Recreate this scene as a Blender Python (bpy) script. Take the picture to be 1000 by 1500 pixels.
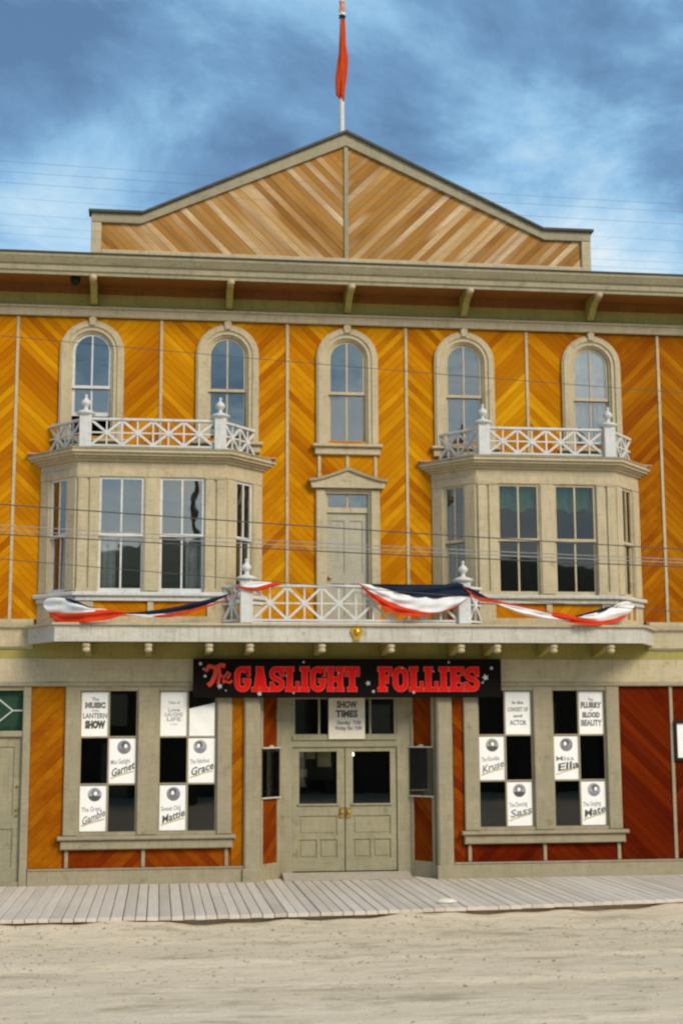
import bpy, bmesh, math, random
from math import sin, cos, pi, radians, atan2, hypot, sqrt
from mathutils import Vector, Matrix

random.seed(7)
S = bpy.context.scene
for o in list(bpy.data.objects): bpy.data.objects.remove(o)
COL = S.collection

# ------------------------------------------------------------------ camera
CAM = (-3.2475, -24.5, 2.4813); YAW, PITCH, ROLL = radians(7.3016), radians(8.7365), radians(-0.255)
FPX = 2083.0
c_f = Vector((sin(YAW)*cos(PITCH), cos(YAW)*cos(PITCH), sin(PITCH)))
_r = Vector((cos(YAW), -sin(YAW), 0)); _u = _r.cross(c_f)
c_r = cos(ROLL)*_r + sin(ROLL)*_u; c_u = -sin(ROLL)*_r + cos(ROLL)*_u
cd = bpy.data.cameras.new('camera'); cam = bpy.data.objects.new('camera', cd); COL.objects.link(cam)
cd.sensor_fit = 'VERTICAL'; cd.sensor_height = 36.0; cd.sensor_width = 24.0
cd.lens = FPX/1500*36; cd.clip_start = 0.1; cd.clip_end = 5000
m3 = Matrix((c_r, c_u, -c_f)).transposed()
cam.matrix_world = Matrix.Translation(CAM) @ m3.to_4x4()
S.camera = cam
S.render.resolution_x, S.render.resolution_y = 682, 1024

def at(px, py, y=None, z=None):
    "world point that a photo pixel shows on the plane y=.. or z=.."
    d = c_f*FPX + c_r*(px-500) + c_u*(750-py)
    t = (y-CAM[1])/d.y if y is not None else (z-CAM[2])/d.z
    return Vector(CAM) + d*t

# ------------------------------------------------------------------ world, sun, exposure
SUN_AZ, SUN_EL = radians(32), radians(36)           # azimuth to the right of straight-out-from-the-facade
sun_to = Vector((sin(SUN_AZ)*cos(SUN_EL), -cos(SUN_AZ)*cos(SUN_EL), sin(SUN_EL)))
w = bpy.data.worlds.new('World'); S.world = w; w.use_nodes = True
nt = w.node_tree; N = nt.nodes; L = nt.links; N.clear()
out = N.new('ShaderNodeOutputWorld'); bg = N.new('ShaderNodeBackground'); bg.inputs[1].default_value = 0.1
sky = N.new('ShaderNodeTexSky'); sky.sky_type = 'NISHITA'; sky.sun_disc = False
sky.sun_elevation = SUN_EL; sky.sun_rotation = atan2(sun_to.x, sun_to.y)
tc = N.new('ShaderNodeTexCoord'); sep = N.new('ShaderNodeSeparateXYZ'); L.new(tc.outputs['Generated'], sep.inputs[0])
zc = N.new('ShaderNodeMath'); zc.operation = 'MAXIMUM'; zc.inputs[1].default_value = 0.0; L.new(sep.outputs[2], zc.inputs[0])
za = N.new('ShaderNodeMath'); za.operation = 'ADD'; za.inputs[1].default_value = 0.34; L.new(zc.outputs[0], za.inputs[0])
dv = N.new('ShaderNodeVectorMath'); dv.operation = 'DIVIDE'; L.new(tc.outputs['Generated'], dv.inputs[0])
cz = N.new('ShaderNodeCombineXYZ')
for i in range(2): L.new(za.outputs[0], cz.inputs[i])
cz.inputs[2].default_value = 1e6; L.new(cz.outputs[0], dv.inputs[1])
mp = N.new('ShaderNodeMapping'); mp.inputs['Location'].default_value = (3.1, 1.7, 0.0); mp.inputs['Scale'].default_value = (1.0, 1.0, 1.0)
L.new(dv.outputs[0], mp.inputs[0])
nz = N.new('ShaderNodeTexNoise'); nz.inputs['Scale'].default_value = 3.3; nz.inputs['Detail'].default_value = 7; nz.inputs['Roughness'].default_value = 0.60
nz.inputs['Distortion'].default_value = 0.35
L.new(mp.outputs[0], nz.inputs['Vector'])
hz = N.new('ShaderNodeMapRange'); hz.inputs['From Min'].default_value = 0.12; hz.inputs['From Max'].default_value = 0.46
hz.inputs['To Min'].default_value = 0.25; hz.inputs['To Max'].default_value = -0.04; L.new(zc.outputs[0], hz.inputs['Value'])
ad = N.new('ShaderNodeMath'); L.new(nz.outputs[0], ad.inputs[0]); L.new(hz.outputs[0], ad.inputs[1])
rp = N.new('ShaderNodeValToRGB'); L.new(ad.outputs[0], rp.inputs[0])
e = rp.color_ramp.elements
def lin(r, g, b): return tuple(((c/255)/12.92 if c/255 <= .04045 else ((c/255+.055)/1.055)**2.4) for c in (r, g, b))
e[0].position = 0.36; e[0].color = (*lin(92, 128, 168), 1)
e[1].position = 0.78; e[1].color = (*lin(240, 250, 255), 1)
for p, c in ((0.47, (118, 162, 202)), (0.56, (150, 198, 234)), (0.66, (192, 226, 248))):
    x = rp.color_ramp.elements.new(p); x.color = (*lin(*c), 1)
EXPO = 1.05
gain = N.new('ShaderNodeVectorMath'); gain.operation = 'SCALE'; gain.inputs['Scale'].default_value = 9.6/2**EXPO
L.new(rp.outputs[0], gain.inputs[0])
mx = N.new('ShaderNodeMix'); mx.data_type = 'RGBA'; mx.inputs[0].default_value = 0.9
L.new(sky.outputs[0], mx.inputs[6]); L.new(gain.outputs[0], mx.inputs[7])
L.new(mx.outputs[2], bg.inputs[0]); L.new(bg.outputs[0], out.inputs[0])

sd = bpy.data.lights.new('sun', 'SUN'); sd.energy = 1.5; sd.angle = radians(24); sd.color = (1.0, 0.88, 0.70)
sun = bpy.data.objects.new('sun', sd); COL.objects.link(sun); sun.location = (10, -20, 30)
sun.rotation_euler = sun_to.to_track_quat('Z', 'Y').to_euler()
v = S.view_settings; v.view_transform = 'Standard'; v.look = 'None'; v.gamma = 1; v.exposure = EXPO; v.use_curve_mapping = False
S.render.engine = 'CYCLES'; S.cycles.filter_width = 2.3

# ------------------------------------------------------------------ materials
MAT = {}
def nodes(name):
    m = bpy.data.materials.new(name); m.use_nodes = True; MAT[name] = m
    t = m.node_tree; return m, t, t.nodes, t.links, t.nodes['Principled BSDF']
def noise(t, vec, scale, detail=4, rough=.55, stretch=None, loc=(0, 0, 0)):
    n = t.nodes.new('ShaderNodeTexNoise'); n.inputs['Scale'].default_value = scale; n.inputs['Detail'].default_value = detail
    n.inputs['Roughness'].default_value = rough
    if stretch:
        mp = t.nodes.new('ShaderNodeMapping'); mp.inputs['Scale'].default_value = stretch; mp.inputs['Location'].default_value = loc
        t.links.new(vec, mp.inputs[0]); vec = mp.outputs[0]
    t.links.new(vec, n.inputs['Vector']); return n
def ramp(t, fac, stops):
    r = t.nodes.new('ShaderNodeValToRGB'); t.links.new(fac, r.inputs[0]); e = r.color_ramp.elements
    e[0].position = stops[0][0]; e[0].color = (*stops[0][1], 1); e[1].position = stops[-1][0]; e[1].color = (*stops[-1][1], 1)
    for p, c in stops[1:-1]: x = e.new(p); x.color = (*c, 1)
    return r
def mixc(t, fac, a, b, mode='MIX'):
    m = t.nodes.new('ShaderNodeMix'); m.data_type = 'RGBA'; m.blend_type = mode
    for s, i in ((fac, 0), (a, 6), (b, 7)):
        if hasattr(s, 'is_linked'): t.links.new(s, m.inputs[i])
        else: m.inputs[i].default_value = s if i == 0 else (*s, 1)
    return m.outputs[2]
def bump(t, b, h, strength, dist=.01):
    n = t.nodes.new('ShaderNodeBump'); n.inputs['Strength'].default_value = strength; n.inputs['Distance'].default_value = dist
    t.links.new(h, n.inputs['Height']); t.links.new(n.outputs[0], b.inputs['Normal'])
def remap(t, val, a, b, c=0., d=1.):
    n = t.nodes.new('ShaderNodeMapRange'); t.links.new(val, n.inputs['Value'])
    for k, x in zip(('From Min', 'From Max', 'To Min', 'To Max'), (a, b, c, d)): n.inputs[k].default_value = x
    return n.outputs[0]

def paint(name, c, c2, dirt, rough=.6, amount=.6, spec=.3):
    "weathered paint: mottled between two tones, with darker streaks and grime patches"
    m, t, n, l, b = nodes(name); tc = n.new('ShaderNodeNewGeometry').outputs['Position']
    a = noise(t, tc, 1.3, 6, .6); s = noise(t, tc, 3.0, 5, .6, (6, 6, .7)); g = noise(t, tc, 22, 3, .6); q = noise(t, tc, 4.5, 6, .7, None); h = noise(t, tc, 6, 5, .65, (.5, 3, 5))
    k = mixc(t, remap(t, a.outputs[0], .35, .65), c, c2)
    k = mixc(t, remap(t, s.outputs[0], .5, .78, 0, amount), k, dirt)
    k = mixc(t, remap(t, h.outputs[0], .5, .75, 0, .5), k, dirt)
    k = mixc(t, remap(t, q.outputs[0], .56, .66, 0, .55), k, tuple(x*1.12 for x in c))
    k = mixc(t, remap(t, q.outputs[0], .40, .33, 0, .6), k, dirt)
    k = mixc(t, remap(t, g.outputs[0], .3, .8, 0, .22), k, dirt)
    l.new(k, b.inputs['Base Color']); b.inputs['Roughness'].default_value = rough; b.inputs['Specular IOR Level'].default_value = spec
    bump(t, b, g.outputs[0], .12, .004); return m
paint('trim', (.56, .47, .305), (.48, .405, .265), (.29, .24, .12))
paint('trim_lower_shaded', (.38, .325, .215), (.32, .28, .19), (.19, .165, .085))  # trim paint darkened: the lower storey's weaker light is put into the colour
paint('trim_gable', (.37, .325, .21), (.31, .275, .18), (.18, .15, .075))
paint('white', (.70, .70, .68), (.60, .61, .60), (.36, .36, .32), .5, .55)
paint('fascia_white', (.62, .60, .53), (.50, .48, .41), (.30, .27, .20), .6, .8)
paint('soffit', (.38, .33, .09), (.33, .285, .08), (.22, .18, .045))  # olive tint of shaded undersides is put into the paint colour
paint('soffit_red', (.29, .115, .022), (.23, .09, .018), (.14, .055, .012))
paint('door_cream', (.46, .425, .33), (.40, .37, .285), (.27, .245, .17))
paint('door_grey', (.36, .325, .21), (.30, .275, .18), (.18, .16, .08))
paint('roofing', (.10, .095, .075), (.075, .072, .06), (.04, .04, .03), .8)
paint('pole_wood', (.16, .12, .08), (.12, .09, .065), (.06, .045, .03), .85)
paint('old_boards', (.11, .085, .06), (.08, .065, .048), (.04, .03, .022), .85)
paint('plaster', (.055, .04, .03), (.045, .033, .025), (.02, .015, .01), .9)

def wood(name, stops, grain, rough=.75, island=False, weather=None, spec=.03, patina=(.80, .52, .4)):
    "boards: one tone per board, grain and figure along the board"
    m, t, n, l, b = nodes(name)
    if island:
        at_ = n.new('ShaderNodeAttribute'); at_.attribute_name = 'board_tone'; rnd = at_.outputs['Fac']
    else:
        rnd = n.new('ShaderNodeObjectInfo').outputs['Random']
    tc = n.new('ShaderNodeTexCoord').outputs['Object']
    off = n.new('ShaderNodeVectorMath'); off.operation = 'SCALE'; off.inputs[0].default_value = (37, 91, 53); l.new(rnd, off.inputs['Scale'])
    av = n.new('ShaderNodeVectorMath'); l.new(tc, av.inputs[0]); l.new(off.outputs[0], av.inputs[1]); vec = av.outputs[0]
    st = (1, 1, 1) if island else (.22, 8, 9)
    g = noise(t, vec, 4.2, 6, .62, st); lw = noise(t, vec, .9, 2, .5, (.45, 1.5, 1.5)); f = noise(t, vec, 14, 4, .6, (.18, 6, 8) if not island else (1, 1, 1))
    big = noise(t, n.new('ShaderNodeNewGeometry').outputs['Position'], .55, 4, .55)
    rv = n.new('ShaderNodeMath'); l.new(rnd, rv.inputs[0]); l.new(remap(t, lw.outputs[0], .3, .7, -.09, .09), rv.inputs[1]); rv.use_clamp = True
    k = ramp(t, rv.outputs[0], stops).outputs[0]
    k = mixc(t, remap(t, g.outputs[0], .42, .72, 0, .55), k, grain)
    k = mixc(t, remap(t, f.outputs[0], .5, .8, 0, .4), k, grain)
    k = mixc(t, remap(t, big.outputs[0], .35, .7, 0, .7), k, mixc(t, 1., k, patina, 'MULTIPLY'))
    if weather:
        k = mixc(t, remap(t, f.outputs[0], .46, .7, 0, .45), k, weather)
    l.new(k, b.inputs['Base Color']); b.inputs['Roughness'].default_value = rough; b.inputs['Specular IOR Level'].default_value = spec
    bump(t, b, f.outputs[0], .25, .004); return m
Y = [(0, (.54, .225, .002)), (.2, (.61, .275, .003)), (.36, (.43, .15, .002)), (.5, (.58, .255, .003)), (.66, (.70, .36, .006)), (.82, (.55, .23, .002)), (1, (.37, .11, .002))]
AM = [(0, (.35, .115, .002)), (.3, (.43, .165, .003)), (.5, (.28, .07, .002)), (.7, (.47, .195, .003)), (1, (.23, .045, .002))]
CR = [(0, (.13, .013, .001)), (.3, (.19, .024, .001)), (.6, (.09, .008, .001)), (1, (.15, .017, .001))]
wood('plank_amber', AM, (.22, .055, .002)); wood('plank_amber_far', AM, (.22, .055, .002), island=True)
wood('plank_crimson', CR, (.055, .006, .001)); wood('plank_crimson_far', CR, (.055, .006, .001), island=True)
wood('plank_gold', Y, (.46, .17, .002)); wood('plank_gold_far', Y, (.46, .17, .002), island=True)
RD = [(0, (.24, .042, .002)), (.3, (.31, .078, .002)), (.55, (.19, .028, .002)), (.8, (.27, .055, .002)), (1, (.15, .018, .002))]
wood('plank_red', RD, (.12, .018, .002)); wood('plank_red_far', RD, (.12, .018, .002), island=True)
GB = [(0, (.33, .145, .022)), (.14, (.45, .235, .055)), (.26, (.24, .095, .012)), (.40, (.52, .31, .10)), (.5, (.68, .50, .29)), (.6, (.37, .17, .028)), (.72, (.48, .26, .07)), (.82, (.28, .115, .015)), (.93, (.76, .62, .43)), (1, (.36, .155, .022))]
wood('plank_weathered', GB, (.33, .17, .04), .7, weather=(.48, .30, .12), spec=.1, patina=(.85, .7, .5))
wood('plank_weathered_far', GB, (.33, .17, .04), .7, weather=(.48, .30, .12), spec=.1, island=True, patina=(.85, .7, .5))
BW = [(0, (.66, .585, .49)), (.3, (.73, .66, .57)), (.5, (.58, .51, .42)), (.75, (.71, .64, .55)), (1, (.50, .435, .355))]
wood('plank_walk', BW, (.46, .41, .345), .85, weather=(.68, .63, .56), spec=.1, patina=(.9, .86, .8))
paint('walk_base', (.48, .42, .33), (.42, .37, .29), (.30, .26, .20), .9)

def plain(name, c, rough=.6, metal=0, spec=.4, var=.25):
    m, t, n, l, b = nodes(name); tc = n.new('ShaderNodeNewGeometry').outputs['Position']
    a = noise(t, tc, 9, 4, .6); d = tuple(x*(1-var) for x in c)
    l.new(mixc(t, remap(t, a.outputs[0], .35, .65), c, d), b.inputs['Base Color'])
    b.inputs['Roughness'].default_value = rough; b.inputs['Metallic'].default_value = metal; b.inputs['Specular IOR Level'].default_value = spec
    return m
plain('black', (.008, .006, .005), .35); plain('sign_black', (.006, .004, .003), .7, spec=.1)
plain('sign_red', (.88, .010, .005), .6, spec=.1, var=.1); plain('sign_orange', (.75, .05, .012), .4); plain('glitter', (.75, .72, .68), .25, .3)
plain('pink_edge', (.80, .22, .18), .5)
plain('paper', (.95, .94, .91), .7, var=.04); plain('paper_cream', (.78, .72, .58), .7, var=.08); plain('ink', (.10, .10, .095), .8)
plain('ink_grey', (.24, .245, .245), .8); plain('ink_pale', (.44, .44, .44), .8); plain('ink_lilac', (.30, .30, .36), .8); plain('ink_ochre', (.66, .58, .34), .8)
plain('gold', (.72, .42, .04), .35, .7); plain('brass', (.55, .38, .10), .35, .8)
plain('wire', (.09, .085, .075), .6); plain('wire_sky', (.22, .25, .28), .6); plain('wire_pale', (.36, .36, .35), .5)
plain('glass_dark', (.012, .016, .012), .3)
plain('nest', (.012, .012, .010), .95); plain('stone', (.46, .42, .33), .9); plain('gravel', (.50, .41, .29), .95, var=.5); plain('curtain', (.92, .93, .93), .85); plain('curtain_green', (.07, .20, .11), .9)
plain('curtain_grey', (.62, .66, .68), .9); plain('orange_brown', (.62, .27, .13), .7); plain('case_back', (.05, .04, .03), .8)
def cloth(name, c):
    m, t, n, l, b = nodes(name); tc = n.new('ShaderNodeTexCoord').outputs['Object']
    a = noise(t, tc, 5, 4, .6); l.new(mixc(t, remap(t, a.outputs[0], .3, .7), c, tuple(x*.82 for x in c)), b.inputs['Base Color'])
    b.inputs['Roughness'].default_value = .85; b.inputs['Specular IOR Level'].default_value = .15; bump(t, b, a.outputs[0], .2, .02)
cloth('cloth_red', (.72, .05, .012)); cloth('cloth_white', (.86, .86, .86)); cloth('cloth_blue', (.012, .022, .045)); cloth('flag_red', (.55, .06, .01))

def glass(name, refl, tint=(1, 1, 1), wav=.0):
    m = bpy.data.materials.new(name); m.use_nodes = True; MAT[name] = m; t = m.node_tree; n = t.nodes; l = t.links; n.clear()
    o = n.new('ShaderNodeOutputMaterial'); tr = n.new('ShaderNodeBsdfTransparent'); gl = n.new('ShaderNodeBsdfGlossy'); mx = n.new('ShaderNodeMixShader')
    gl.inputs['Roughness'].default_value = .015; gl.inputs['Color'].default_value = (*tint, 1); tr.inputs[0].default_value = (.95, .97, .96, 1)
    f = n.new('ShaderNodeFresnel'); f.inputs[0].default_value = 1.5
    a = n.new('ShaderNodeMath'); a.inputs[1].default_value = refl; l.new(f.outputs[0], a.inputs[0]); a.use_clamp = True
    l.new(a.outputs[0], mx.inputs[0]); l.new(tr.outputs[0], mx.inputs[1]); l.new(gl.outputs[0], mx.inputs[2]); l.new(mx.outputs[0], o.inputs[0])
    if wav:
        nz = noise(t, n.new('ShaderNodeNewGeometry').outputs['Position'], 1.6, 2, .5); bp = n.new('ShaderNodeBump')
        bp.inputs['Strength'].default_value = wav; bp.inputs['Distance'].default_value = .02; l.new(nz.outputs[0], bp.inputs['Height']); l.new(bp.outputs[0], gl.inputs['Normal'])
    return m
glass('glass_upper', .145, (.92, .88, .82), wav=.14); glass('glass_bay', .15, (.92, .88, .82), wav=.11); glass('glass_bay_clear', .0, wav=.05); glass('glass_shop', .0, wav=.03); glass('glass_case', -.03)

m, t, n, l, b = nodes('dirt'); P = n.new('ShaderNodeNewGeometry').outputs['Position']
a = noise(t, P, .5, 6, .6, (.35, 1.6, 1)); f = noise(t, P, 3.5, 6, .65, (.45, 1.3, 1)); g = noise(t, P, 34, 4, .7)
s = noise(t, P, 2.4, 4, .5, (.12, 2.2, 1))
k = mixc(t, remap(t, a.outputs[0], .35, .68), (.74, .60, .42), (.83, .70, .51))
k = mixc(t, remap(t, f.outputs[0], .52, .78, 0, .75), k, (.44, .355, .24))
k = mixc(t, remap(t, s.outputs[0], .5, .75, 0, .5), k, (.80, .70, .55))
k = mixc(t, remap(t, g.outputs[0], .35, .75, 0, .45), k, (.52, .43, .305))
pt = noise(t, P, 1.5, 7, .7, (.5, 1.3, 1), (3, 7, 0)); k = mixc(t, remap(t, pt.outputs[0], .53, .68, 0, .8), k, (.40, .325, .20))
cl_ = noise(t, P, 9, 4, .75, (.6, 1, 1)); k = mixc(t, remap(t, cl_.outputs[0], .60, .72, 0, .6), k, (.33, .28, .19))
l.new(k, b.inputs['Base Color']); b.inputs['Roughness'].default_value = .95; b.inputs['Specular IOR Level'].default_value = .1
sm = n.new('ShaderNodeMath'); sm.operation = 'MULTIPLY_ADD'; sm.inputs[1].default_value = .3; l.new(g.outputs[0], sm.inputs[0]); l.new(f.outputs[0], sm.inputs[2])
bump(t, b, sm.outputs[0], .8, .07)
m, t, n, l, b = nodes('hillside'); P = n.new('ShaderNodeNewGeometry').outputs['Position']
a = noise(t, P, .03, 6, .7); l.new(mixc(t, remap(t, a.outputs[0], .4, .65), (.03, .05, .03), (.055, .07, .04)), b.inputs['Base Color']); b.inputs['Roughness'].default_value = 1
m, t, n, l, b = nodes('grass'); b.inputs['Base Color'].default_value = (.10, .14, .03, 1); b.inputs['Roughness'].default_value = .8
m, t, n, l, b = nodes('bulb'); b.inputs['Emission Color'].default_value = (1, .8, .5, 1); b.inputs['Emission Strength'].default_value = 3.0

# ------------------------------------------------------------------ mesh helpers
class MB:
    def __init__(s): s.v = []; s.f = []
    def add(s, v, f):
        k = len(s.v); s.v += [tuple(p) for p in v]; s.f += [tuple(i+k for i in q) for q in f]; return s
    def box(s, x0, x1, y0, y1, z0, z1, c=0.0):
        "a box; c > 0 chamfers the edges of its front (low y) face"
        if c:
            v = [(x0, y1, z0), (x1, y1, z0), (x1, y1, z1), (x0, y1, z1), (x0, y0+c, z0), (x1, y0+c, z0), (x1, y0+c, z1), (x0, y0+c, z1),
                 (x0+c, y0, z0+c), (x1-c, y0, z0+c), (x1-c, y0, z1-c), (x0+c, y0, z1-c)]
            f = [(0, 3, 2, 1), (8, 9, 10, 11)] + [(i, (i+1) % 4, 4+(i+1) % 4, 4+i) for i in range(4)] + [(4+i, 4+(i+1) % 4, 8+(i+1) % 4, 8+i) for i in range(4)]
            return s.add(v, f)
        v = [(x, y, z) for z in (z0, z1) for y in (y0, y1) for x in (x0, x1)]
        return s.add(v, [(0, 2, 3, 1), (4, 5, 7, 6), (0, 1, 5, 4), (2, 6, 7, 3), (0, 4, 6, 2), (1, 3, 7, 5)])
    def prism(s, poly, z0, z1):
        n = len(poly); v = [(x, y, z0) for x, y in poly]+[(x, y, z1) for x, y in poly]
        return s.add(v, [tuple(range(n-1, -1, -1)), tuple(range(n, 2*n))]+[(i, (i+1) % n, n+(i+1) % n, n+i) for i in range(n)])
    def xz(s, poly, y0, y1):
        "polygon in the facade plane, extruded from y0 (front) to y1"
        n = len(poly); v = [(x, y0, z) for x, z in poly]+[(x, y1, z) for x, z in poly]
        return s.add(v, [tuple(range(n)), tuple(range(2*n-1, n-1, -1))]+[(i, n+i, n+(i+1) % n, (i+1) % n) for i in range(n)])
    def yz(s, poly, x0, x1):
        n = len(poly); v = [(x0, y, z) for y, z in poly]+[(x1, y, z) for y, z in poly]
        return s.add(v, [tuple(range(n)), tuple(range(2*n-1, n-1, -1))]+[(i, n+i, n+(i+1) % n, (i+1) % n) for i in range(n)])
    def tube(s, pts, r, n=6, caps=True):
        pts = [Vector(p) for p in pts]; k = len(pts); base = len(s.v); vs = []; R = r if hasattr(r, '__len__') else [r]*k
        for i, p in enumerate(pts):
            d = (pts[min(i+1, k-1)]-pts[max(i-1, 0)]).normalized(); a = d.orthogonal().normalized() if abs(d.z) > .9 else Vector((0, 0, 1)).cross(d).normalized(); b = d.cross(a)
            vs += [tuple(p+(a*cos(2*pi*j/n)+b*sin(2*pi*j/n))*R[i]) for j in range(n)]
        f = [(i*n+j, i*n+(j+1) % n, (i+1)*n+(j+1) % n, (i+1)*n+j) for i in range(k-1) for j in range(n)]
        if caps: f += [tuple(range(n-1, -1, -1)), tuple(range((k-1)*n, k*n))]
        return s.add(vs, f)
    def lathe(s, prof, x, y, z, n=12, sq=False):
        "profile of (r, dz) turned about a vertical axis"
        vs = []; k = len(prof)
        for r, dz in prof: vs += [(x+r*cos(2*pi*(j+.5)/n), y+r*sin(2*pi*(j+.5)/n), z+dz) for j in range(n)]
        f = [(i*n+j, i*n+(j+1) % n, (i+1)*n+(j+1) % n, (i+1)*n+j) for i in range(k-1) for j in range(n)]
        return s.add(vs, f+[tuple(range(n-1, -1, -1)), tuple(range((k-1)*n, k*n))])
    def strip(s, outer, inner, y0, y1):
        "band between two matching polylines in the facade plane"
        n = len(outer); v = [(x, y0, z) for x, z in outer]+[(x, y0, z) for x, z in inner]+[(x, y1, z) for x, z in outer]+[(x, y1, z) for x, z in inner]
        f = []
        for i in range(n-1):
            f += [(i, i+1, n+i+1, n+i), (2*n+i+1, 2*n+i, 3*n+i, 3*n+i+1), (i+1, i, 2*n+i, 2*n+i+1), (n+i, n+i+1, 3*n+i+1, 3*n+i)]
        f += [(0, n, 3*n, 2*n), (2*n-1, n-1, 3*n-1, 4*n-1)]
        return s.add(v, f)
    def mesh(s, name):
        m = bpy.data.meshes.new(name); m.from_pydata(s.v, [], s.f); bm = bmesh.new(); bm.from_mesh(m)
        bmesh.ops.recalc_face_normals(bm, faces=bm.faces); bm.to_mesh(m); bm.free(); return m
    def build(s, name, mat, parent=None, loc=(0, 0, 0), rz=0, smooth=False):
        m = s.mesh(name); m.materials.append(MAT[mat])
        if smooth: m.shade_smooth()
        return put(name, m, parent, loc, rz)
def put(name, mesh, parent=None, loc=(0, 0, 0), rz=0):
    o = bpy.data.objects.new(name, mesh); COL.objects.link(o); o.location = loc; o.rotation_euler = (0, 0, rz); o.parent = parent; return o
def tag(o, label, cat=None, group=None, kind=None):
    if label: o['label'] = label
    if cat: o['category'] = cat
    if group: o['group'] = group
    if kind: o['kind'] = kind
    return o
def empty(name, loc=(0, 0, 0), rz=0):
    o = bpy.data.objects.new(name, None); COL.objects.link(o); o.location = loc; o.rotation_euler = (0, 0, rz); o.empty_display_size = .3; return o
def struct(o): o['kind'] = 'structure'; return o

# convex clipping in 2-D
def clip(poly, a, b, c):
    "part of poly where a*x+b*z <= c"
    r = []; n = len(poly)
    for i in range(n):
        p, q = poly[i], poly[(i+1) % n]; dp, dq = a*p[0]+b*p[1]-c, a*q[0]+b*q[1]-c
        if dp <= 0: r.append(p)
        if (dp < 0 < dq) or (dq < 0 < dp):
            k = dp/(dp-dq); r.append((p[0]+(q[0]-p[0])*k, p[1]+(q[1]-p[1])*k))
    return r
def area(p): return abs(sum(p[i][0]*p[(i+1) % len(p)][1]-p[(i+1) % len(p)][0]*p[i][1] for i in range(len(p))))/2 if len(p) > 2 else 0
def edges(poly):
    s = sum(poly[i][0]*poly[(i+1) % len(poly)][1]-poly[(i+1) % len(poly)][0]*poly[i][1] for i in range(len(poly)))
    if s < 0: poly = poly[::-1]
    for i in range(len(poly)):
        p, q = poly[i], poly[(i+1) % len(poly)]; a, b = q[1]-p[1], p[0]-q[0]; yield a, b, a*p[0]+b*p[1]
def minus(poly, cutter):
    out = []; rest = poly
    for a, b, c in edges(cutter):
        o = clip(rest, -a, -b, -c)
        if area(o) > 2e-4: out.append(o)
        rest = clip(rest, a, b, c)
        if area(rest) < 1e-5: break
    return out
def minus_all(poly, cutters):
    ps = [poly]
    for k in cutters: ps = [q for p in ps for q in minus(p, k)]
    return ps
def rect(x0, x1, z0, z1): return [(x0, z0), (x1, z0), (x1, z1), (x0, z1)]

def near(p, q, e=2e-4):
    def d(pt, a, b):
        vx, vz = b[0]-a[0], b[1]-a[1]; l2 = vx*vx+vz*vz or 1e-12; t_ = max(0, min(1, ((pt[0]-a[0])*vx+(pt[1]-a[1])*vz)/l2)); return hypot(pt[0]-a[0]-t_*vx, pt[1]-a[1]-t_*vz)
    return sum(any(d(v_, b[i], b[(i+1) % len(b)]) < e for i in range(len(b))) for a, b in ((p, q), (q, p)) for v_ in a) >= 2
def clusters(ps):
    out = []
    for p in ps:
        hit = [c for c in out if any(near(p, q) for q in c)]
        out = [c for c in out if c not in hit]+[[p]+[q for c in hit for q in c]]
    return out
PLANKS = []     # (area, pieces, angle, parent, material, far material, y front, thickness)
def lay_planks(parent, poly, sign, pitch, cutters, mat, far, y=0.0, th=.02, gap=.004):
    "diagonal boarding: sign +1 rises to the right, -1 falls to the right"
    th_a = sign*pi/4; du, dv = (cos(th_a), sin(th_a)), (-sin(th_a), cos(th_a))
    polys = poly if isinstance(poly[0], list) else [poly]
    vs = [p[0]*dv[0]+p[1]*dv[1] for q in polys for p in q]; k0 = math.floor(min(vs)/pitch); k1 = math.ceil(max(vs)/pitch)
    for k in range(k0, k1):
        w = gap/2
        ps = []
        for pl in polys:
            q = clip(clip(pl, dv[0], dv[1], (k+1)*pitch-w), -dv[0], -dv[1], -(k*pitch+w))
            if area(q) > 8e-4: ps += minus_all(q, cutters)
        for cl in clusters(ps): PLANKS.append((sum(map(area, cl)), cl, th_a, parent, mat, far, y+random.uniform(-.0035, .0035), th))
def plank_mesh(pieces, th_a, th, origin=None):
    mb = MB(); xs = [p[0] for q in pieces for p in q]; zs = [p[1] for q in pieces for p in q]
    cx, cz = origin or ((min(xs)+max(xs))/2, (min(zs)+max(zs))/2); c, s = cos(th_a), sin(th_a)
    for q in pieces: mb.xz([((p[0]-cx)*c+(p[1]-cz)*s, -(p[0]-cx)*s+(p[1]-cz)*c) for p in q], 0, th)
    return mb, cx, cz
def flush_planks(limit=300):
    PLANKS.sort(key=lambda r: -r[0]*(1.6 if r[3] is gable else 1)); far = {}
    for i, (ar, ps, a, par, mat, fm, y, th) in enumerate(PLANKS):
        if i < limit:
            mb, cx, cz = plank_mesh(ps, a, th); o = mb.build('plank', mat, par, (cx, y, cz)); o.rotation_euler = (0, -a, 0)
        else:
            mb = far.setdefault((par, fm), MB())
            tone = random.random(); n0 = len(mb.v)
            for q in ps: mb.xz(q, y, y+th)
            mb.tones = getattr(mb, 'tones', [])+[tone]*(len(mb.v)-n0)
    for (par, fm), mb in far.items():
        o = tag(mb.build('plank_remainder', fm, par), None, kind='stuff')
        o.data.attributes.new('board_tone', 'FLOAT', 'POINT').data.foreach_set('value', mb.tones)

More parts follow.
